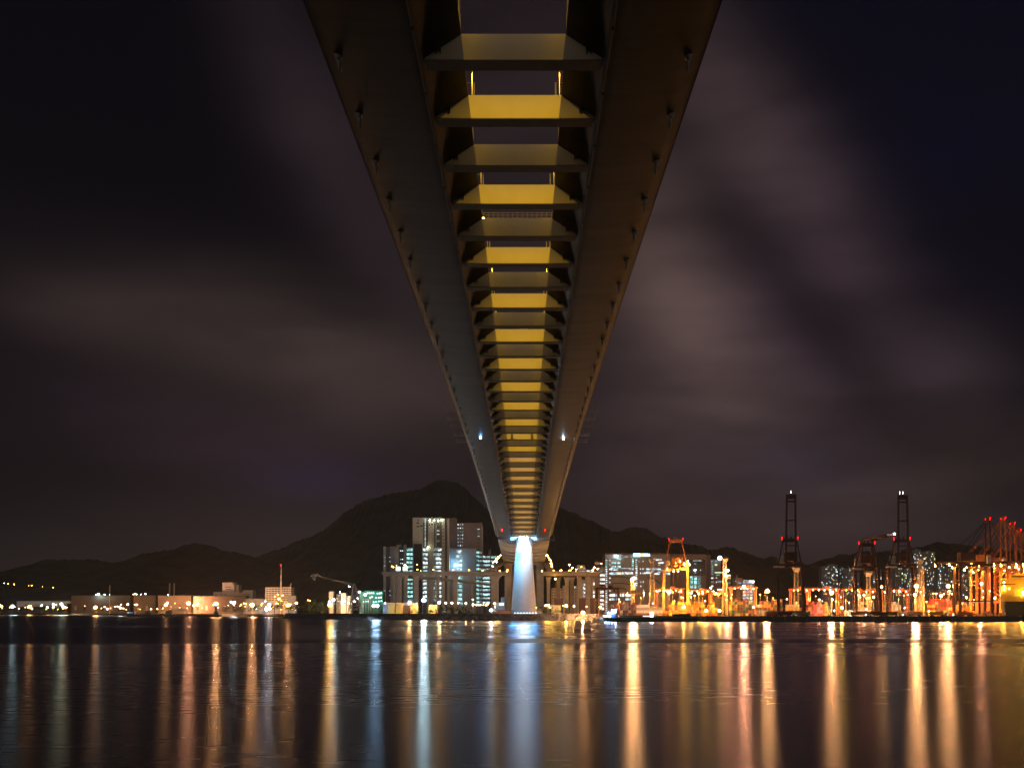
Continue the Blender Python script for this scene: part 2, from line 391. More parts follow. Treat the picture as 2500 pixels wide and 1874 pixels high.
# ------------------------------------------------------------------ the bridge
AX = -1.65; D0 = 147.4; TD = 1011.4
def H(d):
    if d <= TD: return 78.95-3.465e-5*(d-465)**2
    return 78.95-3.465e-5*(TD-465)**2-.0378*(d-TD)
def soff(d): return CZ+H(d)                        # level of the bottom of the deck
bridge = thing('cable_stayed_bridge', 'long cable stayed road bridge crossing overhead, twin dark decks joined by lit girders', 'bridge')
SEC = [(7.2, 3.75), (7.2, 3.45), (12.25, .2), (12.7, .0), (14.5, -.12), (18, 0), (21.5, .35), (24.3, .9), (26.1, 1.6), (26.7, 2.4), (26.7, 3.75)]
def sect(d, s): return [(AX+s*x, d, soff(d)+z) for x, z in SEC]
decks = []
for s in (-1, 1):
    b = MB(); b.sweep([sect(d, s) for d in list(range(30, 1000, 9))+[1002]]); dk = b.build('deck', M_steel, bridge, label='dark steel deck with a smooth curved underside, '+('left' if s < 0 else 'right')+' of the gap')
    for p in dk.data.polygons: p.use_smooth = True
    dk.data.set_sharp_from_angle(angle=math.radians(40))
    decks.append(dk)
    # inspection rail with hangers along the inner soffit edge
    b = MB()
    for d in range(100, 1000, 18):
        b.beam((AX+s*12.9, d, soff(d)-.42), (AX+s*12.9, d+17.2, soff(d+17.2)-.42), .28, .35)
        for q in range(0, 18, 3): b.box((AX+s*12.9, d+q, soff(d+q)-.2), (.2, .2, .5))
    b.build('inspection_rail', M_rail, dk)
    for e in (7.5, 26.4):
        b = MB()
        for d in range(100, 1000, 20):               # parapet along both edges of the road
            b.beam((AX+s*e, d, soff(d)+4.9), (AX+s*e, d+20, soff(d+20)+4.9), .12, .12); b.beam((AX+s*e, d, soff(d)+4.3), (AX+s*e, d+20, soff(d+20)+4.3), .1, .1)
            for q in range(0, 20, 4): b.box((AX+s*e, d+q, soff(d+q)+4.3), (.12, .12, 1.2))
        b.build('parapet', M_galv, dk)
# stay cable anchor housings under the outer edges, one mesh copied along
ab = MB(); ab.tube((0, 0, 1.1), (0, 0.25, .1), .75, 10, .45); ab.tube((0, .25, .1), (0, 1.5, -.95), .26, 8, .22)
anch = None
for s, dk in ((-1, decks[0]), (1, decks[1])):
    for i in range(48):
        d = D0+18*i-2
        if anch is None: anch = ab.build('cable_anchor', mat('anchor_paint', (.62, .60, .57), .5), dk, True); o = anch
        else: o = anch.copy(); C.objects.link(o); o.parent = dk
        o.location = (AX+s*24.1, d, soff(d)+.35)
# cross girders between the two decks
gproto = None
for i in range(48):
    d = D0+18*i
    if gproto is None:
        b = MB(); secs = []
        for y in (-2.5, 0):
            top = [(-12.2+t*24.4/12, y) for t in range(13)]
            low = [(x, y, -.10*(1-(x/12.2)**2)+.05) for x, _ in top]
            secs.append([(-12.15, y, .25)]+[(-7.15, y, 3.5), (7.15, y, 3.5), (12.15, y, .25)]+list(reversed(low)))
        b.sweep(secs); gproto = b.build('cross_girder', M_girder, bridge); o = gproto
        for s in (-1, 1):
            k = MB(); k.box((s*10.6, -2.7, 1.15), (.16, .3, .8)); k.box((s*10.0, -2.7, 1.15), (.16, .3, .8)); k.box((s*10.3, -2.7, 1.15), (.6, .3, .14))
            k.build('lifting_lug', M_rail, gproto)
        fl = MB(); fl.box((0, -1.25, -.15), (24.2, 2.8, .12)); fl.build('flange', mat('flange_paint', (.11, .105, .1), .6), gproto)
    else: o = copy_tree(gproto, bridge)
    o.location = (AX, d, soff(d))
# guard rail on one girder and dark posts on another
b = MB(); d = D0+18*4-2
for z in (3.9, 4.4, 4.9): b.box((AX, d, soff(d)+z), (14, .08, .07))
for q in range(-7, 8): b.box((AX+q, d, soff(d)+4.2), (.07, .07, 1.4))
b.build('guard_rail', M_galv, bridge)
d = D0+18*19-2.8
for s in (-1, 1): b = MB(); b.box((AX+s*4.6, d, soff(d)+1.8), (1.1, .3, 3.4)); b.build('cover_plate', mat('cover_plate', (.12, .11, .10)), bridge)
# outrigger walkways at mid span
b0 = None
for i, d in enumerate((430, 448, 466, 487, 506)):
    for s in (-1, 1):
        b = MB(); z = soff(d)+1.6; x0, x1 = 26.7, 31.2
        for q in (-.5, .5): b.beam((AX+s*x0, d+q, z), (AX+s*x1, d+q, z), .14, .2)
        b.beam((AX+s*x0, d, z+1.0), (AX+s*x1, d, z+1.0), .08, .08)
        for q in range(13): b.box((AX+s*(x0+(x1-x0)*q/12), d, z+.45), (.07, 1.0, .06+.9*(q % 3 == 0)))
        b.box((AX+s*x1, d, z+1.0), (.12, .12, 2.2)); b.build('outrigger_walkway', mat('walkway_steel', (.62, .48, .34), .6), bridge)
# navigation lamps
for px, py, col, st_, nm in ((1173, 1069, (.15, .45, 1), 220, 'blue'), (1375.5, 1071, (.6, .8, 1), 220, 'white'), (1225.5, 1294, (1, .0015, .004), 40, 'red'), (1331, 1294, (1, .0015, .004), 40, 'red')):
    d = 147.0
    while VY-FP*(H(d)-.6)/d < py: d += 1
    p = P(px, py, d); b = MB(); b.ball((p.x, p.y, p.z), .34); b.tube((p.x, p.y, p.z+.4), (p.x, p.y, soff(d)+.6), .3)
    b.build('navigation_lamp', em('nav_'+nm, col, st_), decks[0] if px < VX else decks[1], label=nm+' navigation lamp under the deck')
# tower: tapering shaft
b = MB()
def tr(z): return 12.7+(7.05-12.7)*min(z/84, 1) if z < 84 else 7.05-(z-84)*3.3/206
n = 40
b.sweep([[(AX+tr(z)*math.cos(2*math.pi*k/n), TD+9+tr(z)*math.sin(2*math.pi*k/n), z) for k in range(n)] for z in (GZ-1, 12, 22, 32, 42, 52, 60, 66, 72, 78, 84, 120, 175, 235, 290)])
tw = b.build('tower', M_tower, bridge, True); tw.data.set_sharp_from_angle(angle=math.radians(50))
b = MB(); b.box((AX, TD+9, GZ+.6), (42, 34, 1.6)); b.build('tower_base', M_conc, bridge)
# collar brackets beside the tower head
M_teal = mat('bracket_paint', (.35, .42, .45), .5)
for s in (-1, 1):
    b = MB(); z = soff(TD)
    b.sweep([[(AX+s*12.6, y, z+3.2), (AX+s*6.0, y, z+3.2), (AX+s*6.8, y, z+1.2), (AX+s*9.0, y, z-1.0), (AX+s*12.6, y, z-1.6)] for y in (TD-6, TD+3)])
    b.build('bracket', M_teal, bridge)
    b = MB(); b.ball((AX+s*(9.5 if s < 0 else 11.2), TD-7.4, z-.3), .4 if s < 0 else .65)
    b.build('bracket_lamp', em('cyan_lamp', (.15, .7, 1), 9), bridge)
    lt = bpy.data.lights.new('bracket_light', 'POINT'); lt.energy = 14000; lt.color = (.05, .45, 1); lt.shadow_soft_size = .5
    lo = bpy.data.objects.new('bracket_light', lt); C.objects.link(lo); lo.location = (AX+s*10, TD-10.5, z-1.5); lo.parent = bridge
# floodlights that wash the shaft
for (ox, oy, oz, tz, pw, col, ang) in ((0, -27, 1.2, -7, 1000000, (.72, .91, 1), 40), (1, -26, 1.2, -14, 160000, (.60, .84, 1), 74), (-2, -30, 1.2, -36, 110000, (.45, .72, 1), 80), (2, -36, 1.2, -62, 30000, (.60, .76, 1), 60), (-13, -14, .2, -22, 420000, (.10, .52, 1), 74)):
    z = soff(TD+oy)-1.0
    lt = bpy.data.lights.new('tower_floodlight', 'SPOT'); lt.energy = pw; lt.color = col; lt.spot_size = math.radians(ang); lt.spot_blend = 1.0; lt.shadow_soft_size = .4
    lo = bpy.data.objects.new('tower_floodlight', lt); C.objects.link(lo); lo.location = (AX+ox, TD+9+oy, z+oz)
    dv = Vector((AX, TD+9-9, soff(TD)+tz))-lo.location; lo.rotation_euler = dv.to_track_quat('-Z', 'Y').to_euler(); lo.parent = bridge
    b = MB(); b.box((AX+ox, TD+9+oy-.6, z+oz+.5), (1.1, .6, .8)); b.build('floodlight', M_rail, bridge)
for ox in (-3.2, 0, 3.2):
    b = MB(); z = soff(TD-14); b.ball((AX+ox, TD-14, z-2.0), .8, 10, 6, .7); b.tube((AX+ox, TD-14, z-1.6), (AX+ox, TD-14, z+.2), .25); b.build('head_lamp', em('tower_head_lamp', (.55, .74, 1), 450), bridge)
# maintenance gantry beside the tower
b = MB(); z = soff(TD-4)
b.span(AX+14, AX+29.5, TD-8, TD-5, z-2.0, z-1.0); b.span(AX+27.8, AX+29.6, TD-9, TD-5, z-2.6, z+5.5)
for q in range(6): b.beam((AX+14+q*2.4, TD-8, z-1), (AX+15.2+q*2.4, TD-8, z+.2), .2, .2)
b.build('maintenance_gantry', M_rail, bridge)
# concrete back spans with ribs, on tall piers
b = MB(); b.sweep([[(AX+x, d, soff(d)+z) for x, z in ((-25.5, 3.6), (-25.5, 2.0), (-19, .6), (-13, 0), (13, 0), (19, .6), (25.5, 2.0), (25.5, 3.6))] for d in (1034, 1100, 1200, 1310, 1410)])
b.build('back_span', M_conc, bridge)
for d in range(1044, 1300, 42):
    b = MB(); z = soff(d)
    b.sweep([[(AX-24.5, y, z+1.8), (AX-16, y, z-.9), (AX-6, y, z-2.2), (AX+6, y, z-2.2), (AX+16, y, z-.9), (AX+24.5, y, z+1.8)] for y in (d, d+9)]); b.build('rib', M_conc, bridge)
for d in (1302, 1400):
    for s in (-1, 1):
        b = MB(); z = soff(d)
        b.sweep([[(AX+s*19.5+x*f, d+y*f, zz) for x, y in ((-4.6, -3), (-3.4, -4), (3.4, -4), (4.6, -3), (4.6, 3), (3.4, 4), (-3.4, 4), (-4.6, 3))] for zz, f in ((GZ-1, 1.05), (z*.5, 1), (z-6, 1), (z+.3, 1.25))]); b.build('pier', M_conc, bridge)
# stay cables of the far tower
for s in (-1, 1):
    for i in range(20, 47):
        d = D0+18*i-2; t = (46-i)/26; b = MB(); b.tube((AX+s*26.2, d, soff(d)+3.8), (AX+s*2.5, TD+4, 182+92*t), .09, 5); b.build('stay_cable', M_cablew, bridge)
# ring of small marker lamps round the tower foot
for k in range(8):
    px = 1257+k*7.3; p = P(px, 1495.5, 990); b = MB(); b.tube((p.x, p.y, GZ), (p.x, p.y, p.z), .12); b.ball(p, .28)
    tag(b.build('marker_lamp', em('marker', (.9, .95, 1), 12)), nth(k)+' small white marker lamp from the left at the tower foot', 'lamp', 'marker lamps at the tower foot')

# deck lamp posts (they light the girders through the gap) and short posts
M_sod = em('sodium_head', (1, .62, .12), 60)
dp = None
for i in range(-2, 48, 2):
    for s in (-1, 1):
        d = D0+18*i-3.1; z = soff(d)+3.75
        if dp is None:
            dp = thing('street_lamp', '', 'street lamp'); b = MB(); b.tube((0, 0, 0), (0, 0, 2.2), .2, 8, .18); b.tube((0, 0, 2.2), (0, 0, 12), .13, 8, .08); b.tube((0, 0, 12), (1.0, 0, 12.4), .07); b.build('pole', M_galv, dp)
            b = MB(); b.box((1.2, 0, 12.4), (.9, .35, .18)); b.build('lamp_head', M_sod, dp)
            lt = bpy.data.lights.new('sodium_light', 'SPOT'); lt.energy = 20500; lt.color = (1, .52, .015); lt.spot_size = math.radians(138); lt.spot_blend = .4; lt.shadow_soft_size = .2
            lo = bpy.data.objects.new('sodium_light', lt); C.objects.link(lo); lo.location = (1.2, 0, 12.25); lo.parent = dp
            o = dp
        else: o = copy_tree(dp)
        o.location = (AX+s*7.4, d, z); o.rotation_euler = (0, 0, 0 if s > 0 else math.pi)
        tag(o, f"tall street lamp on the {'left' if s < 0 else 'right'} deck beside the gap, {nth(i//2+1)} from the viewer", 'street lamp', 'street lamps on the bridge decks')
far = bpy.data.lights['sodium_light'].copy(); far.color = (1, .50, .09)
for o in list(bpy.data.objects):
    if o.type == 'LIGHT' and o.name.startswith('sodium_light') and o.parent.location.y > 520: o.data = far
sp0 = None
for i in range(1, 10, 2):
    for s in (-1, 1):
        d = D0+18*i-1.6
        if sp0 is None:
            b = MB(); b.tube((0, 0, 0), (0, 0, 2.5), .12); b.tube((0, 0, 2.45), (1.5, 0, 2.45), .035); sp0 = b.build('bollard_post', M_galv); o = sp0
        else: o = sp0.copy(); C.objects.link(o)
        o.location = (AX+s*6.35, d, soff(d)+3.4); o.rotation_euler = (0, 0, 0 if s > 0 else math.pi)
        tag(o, f"short bright post at the {'left' if s < 0 else 'right'} end of a lit girder, {nth(i//2)} from the viewer", 'post', 'short posts on the lit girders')

# ------------------------------------------------------------------ lamps
def spot(parent, loc, aim, energy, col, ang=140):
    if col[0] == 1: col = (1, col[1]*.80, col[2]*.40)
    k = ('s', energy, col, ang); lt = MATS.get(k)
    if lt is None:
        lt = bpy.data.lights.new('lamp_light', 'SPOT'); lt.energy = energy; lt.color = col; lt.spot_size = math.radians(ang); lt.spot_blend = .6; lt.shadow_soft_size = .6; MATS[k] = lt
    o = bpy.data.objects.new('lamp_light', lt); C.objects.link(o); o.location = loc; o.rotation_euler = Vector(aim).to_track_quat('-Z', 'Y').to_euler(); o.parent = parent
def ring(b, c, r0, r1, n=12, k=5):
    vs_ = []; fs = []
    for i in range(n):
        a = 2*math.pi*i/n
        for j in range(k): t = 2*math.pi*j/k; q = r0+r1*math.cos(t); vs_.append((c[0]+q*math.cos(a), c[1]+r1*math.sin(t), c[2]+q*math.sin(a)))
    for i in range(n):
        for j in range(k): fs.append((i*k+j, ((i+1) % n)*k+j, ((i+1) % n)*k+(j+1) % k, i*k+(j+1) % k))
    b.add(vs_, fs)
HALO = {}
def rim(parent, c, r, col, k):  # glowing ring added round a lamp head to imitate its halo
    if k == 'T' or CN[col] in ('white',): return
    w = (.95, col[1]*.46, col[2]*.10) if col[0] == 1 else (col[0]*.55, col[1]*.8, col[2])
    b = MB(); ring(b, c, r*1.42, r*.5); b.build('lamp_rim', em('halo_'+CN[col].replace(' ', '_'), w, 1.0, False), parent)
ORG = (1, .46, .17); YEL = (1, .50, .08); PNK = (1, .40, .20); WHT = (.95, .97, 1); CYA = (.65, .92, 1); GRN = (.6, 1, .75); BLU = (.38, .66, 1)
CN = {ORG: 'orange', YEL: 'yellow', PNK: 'pinkish orange', WHT: 'white', CYA: 'bluish white', GRN: 'greenish white', BLU: 'pale blue'}
SZ = {'T': (.26, 40), 'S': (.40, 60), 'M': (.62, 300), 'L': (.9, 1450), 'X': (1.25, 3300)}
M_pole = mat('lamp_pole', (.16, .15, .14), .6)
def lampmat(c, k): return em('lamp_'+CN[c].replace(' ', '_')+'_'+k, c, SZ[k][1])
def lamp(px, py, d, k, c, label, group, base=None, arm=0.0, sp_=None, cat='street lamp', name='street_lamp'):
    p = P(px, py, d); r = SZ[k][0]*min(d/1000, 2.0); bz = GZ if base is None else base
    t = thing(name, label, cat, (p.x, p.y, bz), 0, group); h = max(p.z-bz, .8)
    b = MB()
    b.tube((arm, .5, 0), (arm, .5, h+.1), .09+.008*h, 6, .08)
    b.beam((arm, .5, h+.1), (0, 0, h+r*.7), .12, .12) if abs(arm) > .2 else b.box((0, .25, h), (.2, .6, .2))
    b.build('pole', M_pole, t)
    b = MB(); b.ball((0, 0, h), r, 10, 6, .8); b.build('lamp_head', lampmat(c, k), t)
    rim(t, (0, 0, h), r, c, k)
    if sp_: spot(t, (0, -r-.2, h), sp_[1], sp_[0]*(1 if k in 'LX' else .5 if k == 'M' else .2), c, sp_[2])
    return t
def lamps(lst, d, what, where, group, **kw):
    lst = sorted(lst, key=lambda q: q[0])
    by = {}
    for q in lst: by.setdefault((q[3], q[2]), []).append(q)
    adj = {'T': 'tiny', 'S': 'small', 'M': 'bright', 'L': 'large', 'X': 'dazzling'}
    for (c, k), g in by.items():
        for i, q in enumerate(g):
            dd = q[4] if len(q) > 4 else d
            lab = f"{adj[k]} {CN[c]} {what} {where}" if len(g) == 1 else f"{nth(i)} {adj[k]} {CN[c]} {what} from the left {where}"
            lamp(q[0], q[1], dd, k, c, lab, group, **kw)

# left shore, far away across the water
lamps([(1, 1478, 'M', ORG), (6, 1479, 'S', ORG), (31, 1479, 'L', CYA), (24, 1482, 'S', ORG), (46, 1485, 'S', ORG), (71, 1481, 'L', ORG), (78, 1485, 'M', ORG), (101, 1478, 'S', WHT), (115.5, 1482, 'M', ORG), (130, 1474.5, 'M', GRN),
       (137, 1475, 'S', ORG), (130, 1482, 'M', ORG), (150, 1474, 'L', GRN), (155, 1481, 'L', ORG), (160.5, 1483, 'M', ORG), (193, 1483, 'M', PNK), (218.5, 1483.5, 'S', WHT)], 2250,
      'street lamp', 'at the far left end of the shore', 'street lamps on the far left shore')
lamps([(233, 1482, 'L', ORG), (262, 1485.5, 'M', ORG), (294, 1483, 'M', CYA), (281, 1480, 'S', ORG), (287, 1480, 'S', PNK), (312, 1474.5, 'M', ORG), (333, 1475, 'M', ORG), (405, 1476, 'L', ORG), (408.5, 1471, 'M', ORG),
       (427, 1472, 'T', YEL), (460.5, 1472, 'X', PNK), (473, 1477, 'M', YEL), (483, 1473, 'M', PNK), (248, 1484, 'T', YEL), (302, 1485, 'T', ORG), (308, 1487, 'T', PNK)], 1850,
      'street lamp', 'in front of the long warehouses', 'street lamps by the warehouses', sp_=(12000, (0, 1, 0), 150))
lamps([(527.5, 1473, 'X', ORG), (564, 1469, 'M', CYA), (572.5, 1469.5, 'M', CYA), (571, 1474, 'M', PNK), (589, 1475, 'S', YEL), (586, 1478.5, 'T', YEL), (596, 1472, 'S', YEL), (600, 1473, 'S', YEL), (616, 1476, 'X', ORG), (640, 1472.5, 'S', YEL),
       (638, 1477, 'T', YEL), (657.5, 1475, 'L', PNK), (650.5, 1486.5, 'L', BLU), (658.5, 1485, 'L', CYA), (648, 1467, 'S', CYA), (671, 1455, 'S', YEL), (678, 1451, 'S', YEL), (690, 1452.5, 'S', YEL), (681, 1461, 'M', YEL), (687, 1466.5, 'S', YEL),
       (675, 1472, 'S', YEL), (679, 1473.5, 'S', YEL), (692, 1477.5, 'T', YEL), (703.5, 1477, 'X', ORG), (724, 1471, 'M', ORG), (722, 1489, 'S', CYA), (711, 1474, 'T', YEL)], 1600,
      'street lamp', 'near the tall chimney', 'street lamps near the chimney', sp_=(14000, (0, 1, .1), 150))
q = random.Random(5); ex = []
for px in range(4, 715, 19): ex.append((px+q.uniform(-7, 7), q.uniform(1475, 1487), q.choice('TS'), q.choice((YEL, ORG, PNK)), 1650 if px > 500 else 1860 if px > 200 else 2200))
lamps(ex, 1800, 'lamp', 'strung along the left shore', 'small lamps strung along the left shore', cat='shore lamp', name='shore_lamp')
lamps([(752, 1464, 'S', ORG), (756, 1465.5, 'S', PNK), (804, 1468, 'M', ORG), (805.5, 1476, 'X', YEL), (814.5, 1463.5, 'L', CYA), (850.5, 1472, 'M', WHT), (857, 1474, 'S', PNK), (830, 1445, 'S', CYA), (877.5, 1444, 'M', CYA)], 1300,
      'street lamp', 'around the derrick crane', 'street lamps around the derrick crane', sp_=(9000, (0, 1, 0), 150))
lamps([(912, 1478, 'L', BLU), (921.5, 1478, 'L', BLU), (940.5, 1471.5, 'S', ORG), (1034.5, 1464.5, 'X', CYA), (1000, 1470.5, 'L', ORG), (1072, 1470.5, 'L', ORG), (1088, 1471, 'M', ORG), (1103, 1471, 'M', ORG), (1119, 1471, 'S', ORG), (1137.5, 1472, 'M', ORG),
       (1154.5, 1463, 'S', CYA), (1155, 1475, 'M', ORG), (1163, 1476.5, 'S', ORG), (1167.5, 1476, 'S', ORG), (1173, 1476, 'S', ORG), (1180, 1476, 'S', ORG), (1186.5, 1476.5, 'S', ORG), (1191, 1473, 'M', ORG), (1207.5, 1472.5, 'M', ORG), (1199, 1488.5, 'L', CYA), (1209, 1481, 'T', WHT)], 1060,
      'street lamp', 'below the left viaduct', 'street lamps below the left viaduct', sp_=(30000, (0, 1, .1), 150))
lamps([(1309.5, 1482, 'T', YEL), (1332, 1477.5, 'M', YEL), (1339, 1477, 'M', YEL), (1342.5, 1482, 'S', PNK), (1375, 1478, 'S', YEL), (1382, 1478, 'L', YEL), (1401.5, 1479, 'M', YEL), (1432, 1480, 'S', YEL), (1465.5, 1481, 'M', YEL)], 1050,
      'street lamp', 'below the right viaduct', 'street lamps below the right viaduct', sp_=(70000, (0, 1, .1), 150))
lamp(1423, 1495, 958, 'X', ORG, 'dazzling orange lamp on a post in the water at the end of the sea wall', 'jetty lamps', base=-1, cat='jetty lamp', name='jetty_lamp')
lamps([(10, 1423, 'T', WHT), (20, 1424.5, 'S', YEL), (35, 1425.5, 'S', YEL), (70, 1429, 'T', YEL), (77.5, 1428.5, 'S', YEL), (104, 1431, 'T', YEL), (130, 1433, 'S', YEL), (138.5, 1434.5, 'T', YEL), (155, 1435, 'S', YEL), (160, 1438, 'T', ORG), (173, 1437.5, 'S', YEL),
       (208, 1440, 'S', YEL), (228, 1442.5, 'S', YEL), (288, 1448, 'S', YEL)], 2800, 'road lamp', 'on the dark hillside road', 'lamps on the hillside road', base=30)
lamps([(235, 1451.5, 'S', GRN), (241, 1450, 'M', CYA), (255.5, 1450.5, 'S', GRN), (268, 1451, 'S', GRN), (325, 1450.5, 'T', YEL), (330, 1449, 'S', CYA), (334, 1450, 'T', GRN), (344, 1450, 'T', WHT), (355, 1449, 'S', CYA), (410, 1452, 'S', CYA)], 1990,
      'floodlight', 'on the warehouse roofs', 'floodlights on the warehouse roofs', cat='floodlight', name='roof_floodlight', base=Z(1453, 1990))

# ------------------------------------------------------------------ buildings
def wall(name, col, var=.12): return mat(name, col, .8, 0, var, .12, 0, .2, (1, 1, .3))
Wg = wall('wall_grey', (.30, .29, .28)); Wl = wall('wall_light', (.40, .39, .37)); Wd = wall('wall_dark', (.10, .10, .11)); Wb = wall('wall_brown', (.20, .165, .16)); Wc = wall('wall_cream', (.55, .47, .36)); Wdd = wall('wall_darkest', (.04, .04, .045))  # Wdd: one even near-black colour for walls and roofs
V_teal = winmat('window_teal', (.45, .95, .90), 1.0, .35); V_white = winmat('window_white', (.80, .98, 1), 1.25, .3); V_blue = winmat('window_blue', (.40, .66, 1), .9, .3); V_yel = winmat('window_yellow', (1, .85, .45), .9); V_dim = winmat('window_dim', (.35, .65, .68), .5, .4); V_pnk = winmat('window_pink', (1, .8, .72), .8)
V_dark = mat('window_unlit', (.02, .02, .022), .2)
class Bld:
    def __init__(s, name, label, d, cat='building', group=None):
        s.d = d; s.t = thing(name, label, cat, (0, d, GZ), 0, group); s.n = 0
    def box(s, part, px0, px1, py, m, off=0.0, depth=20.0, pyb=None):
        d = s.d+off; b = MB(); z1 = Z(py, d); z0 = GZ-.5 if pyb is None else Z(pyb, d)
        b.span(X(px0, d), X(px1, d), off, off+depth, z0-GZ, z1-GZ); return b.build(part, m, s.t)
    def win(s, px0, px1, py0, py1, m, off=0.0, name='window', proud=.15):
        d = s.d+off; b = MB(); b.span(X(px0, d), X(px1, d), off-proud, off+.5, Z(py1, d)-GZ, Z(py0, d)-GZ); s.n += 1
        return b.build(name, m, s.t)

# the industrial cluster behind the left viaduct
B = Bld('warehouse_block', 'low industrial block with pale pilasters left of the tall pale tower', 1500)
B.box('wall', 936, 1009.6, 1334, Wd, .6, 40)
for a, b_, t, m in ((936, 942.5, 1333.5, Wl), (952.5, 963, 1333, Wg), (963, 973.5, 1333.6, Wl), (985.6, 992.4, 1329, Wl)): B.box('pilaster', a, b_, t, m, 0, 6)
B.box('roof_room', 968, 979, 1329, Wl, 6, 8, 1335)
for y in (1343.9, 1364.6, 1374.6): B.win(977, 979.5, y-1.2, y+1.2, V_white, .6); B.win(981.5, 984, y-1.2, y+1.2, V_white, .6)
for y in (1359.5, 1370, 1395.5, 1441.5, 1452.5): B.win(950, 954, y-.8, y+.8, V_blue, 0)
for y in (1360, 1370.5, 1380, 1441.5): B.win(938.3, 939.8, y-.8, y+.8, V_white, 0)
for k in range(13): B.win(992.8, 1009.2, 1338.8+k*10.3-(1.2 if k == 0 else 0), 1344.6+k*10.3, V_teal, .6)
B = Bld('factory_tower', 'tallest pale factory tower with yellow roof lamps and rows of lit loading bays', 1480)
B.box('wall', 1009, 1086, 1275, Wd, 1.0, 40)
B.box('annex', 1009.8, 1030, 1327, Wdd, -4, 5)
B.box('tower_face', 1007.5, 1032.5, 1263, Wl, 0, 14); B.box('tower_face', 1045.5, 1059.5, 1272, Wl, 0, 14)
B.box('pilaster', 1078.7, 1086, 1264.4, Wl, -.6, 10); B.box('pilaster', 1092, 1097, 1264.4, Wl, -.6, 10); B.box('pilaster', 1086, 1092, 1266, Wd, 0, 10)
B.box('pilaster', 1063.5, 1065.5, 1283, Wl, .4, 4); B.box('roof_room', 1030, 1078.7, 1263, Wg, 6, 20, 1277)
for k in range(34): B.win(1037.4, 1038.8, 1265.6+k*2.0, 1266.9+k*2.0, V_white, 1.0)
for x, y, w_ in ((1021, 1269.5, 3), (1021, 1276, 5), (1017, 1276, 1.5), (1016.5, 1285, 1.5), (1021, 1284.5, 5), (1028.5, 1283, 6), (1048.5, 1280, 3), (1055, 1279, 4)): B.win(x-w_/2, x+w_/2, y-1.6, y+1.6, V_dark, 0)
for k in range(8):
    for x in (1021.5, 1030, 1048.5, 1056.5): B.win(x-.5, x+.5, 1290+k*5.2, 1291.2+k*5.2, V_dim if R.random() < .3 else V_dark, 0)
for k in range(8): B.win(1067, 1073.5, 1285.5+k*8.4, 1287.5+k*8.4, (V_dark, V_white, V_white, V_dark, V_dim, V_dark, V_dim, V_dark)[k], 1.0)
for k in range(9): B.win(1080.5, 1083.5, 1290+k*8.5, 1292.2+k*8.5, V_dark, -.6)
for c0, c1 in ((1030, 1043.8), (1046.2, 1060.4), (1063, 1077.4)):
    for k in range(13):
        y0 = 1339.5+k*10.2-(0 if k else 1.5); B.win(c0, c1, y0, y0+6.3, V_teal if k in (5, 6) and c0 < 1060 else V_white, .9)
for c in (1044.9, 1061.6): B.box('drain_pipe', c-.5, c+.5, 1336, mat('green_paint', (.06, .30, .12)), .3, 1)
for px, py in ((1049.5, 1269.5), (1059.7, 1269.7), (1069.7, 1270.2), (1078.2, 1269), (1045, 1335)):
    d = 1476; q = MB(); q.ball((X(px, d), -4, Z(py, d)-GZ), .8); q.tube((X(px, d), -4, Z(py, d)-GZ), (X(px, d), 1, Z(py, d)-GZ-.6), .15); q.build('roof_lamp', em('roof_lamp', (.95, 1, .6), 40), B.t)
for px in range(1031, 1077, 4): B.win(px, px+2.6, 1264, 1266.4, V_dim, 6)
B = Bld('brown_block', 'dark brown factory block with small lit windows beside the bridge deck', 1500)
B.box('wall', 1097, 1115, 1263.7, Wb, 0, 30); B.box('wall', 1115, 1177.7, 1275.5, Wb, .5, 30); B.box('podium', 1086, 1163, 1337.5, Wg, -3, 4); B.box('stair_wall', 1176, 1179, 1283, Wg, .2, 10)
for x, on in ((1118.5, '1101111'), (1124, '1100001'), (1129.5, '1101101')):
    for k in range(7): B.win(x-1.1, x+1.1, 1278.8+k*8.55, 1281+k*8.55, V_white if on[k] == '1' and not (x == 1124 and k == 5) else V_dim, .5)
for k in range(7): B.win(1166, 1171.5, 1290.5+k*8.4, 1292+k*8.4, V_white if k < 2 else V_pnk if k < 3 else V_dark, .5)
for k in range(13): B.win(1114.2, 1127.4, 1344+k*10.35-(1.5 if k == 0 else 0), 1350.5+k*10.35, V_white if k < 6 else V_teal, -3)
for k in range(13): B.win(1128.2, 1129.6, 1352+k*10, 1360+k*10, V_dim, -3)
for k in range(13): B.win(1163, 1170, 1345+k*10.1, 1350.5+k*10.1, V_teal, .5); B.win(1171, 1176, 1346+k*10.1, 1350.5+k*10.1, V_dim, .5)
q = MB(); q.ball((X(1113, 1496), -14, Z(1379, 1496)-GZ), 1.0); q.box((X(1113, 1496), -8, Z(1379, 1496)-GZ), (.3, 11, .3)); q.build('wall_lamp', em('wall_lamp_blue', (.3, .66, 1), 260), B.t)
B = Bld('parking_deck', 'open lit parking structure with greenish floors beside the concrete bridge pier', 1450)
B.box('wall', 1178, 1214, 1354, Wd, 1, 30); B.box('roof_mast', 1193, 1194.5, 1341, M_galv, 6, 1, 1355); B.box('roof_mast', 1196.5, 1198, 1340, M_galv, 6, 1, 1355)
for k in range(12):
    y = 1357+k*10.1
    B.win(1178.6, 1196.5, y, y+1.6, V_white, 1); B.win(1179, 1196, y+1.9, y+5.2, V_teal if k % 2 else V_dim, 1); B.win(1199.5, 1212.5, y, y+5, V_teal, 1)
B = Bld('pale_kiosk', 'small bright white site office beside the foot of the bridge tower', 1040)
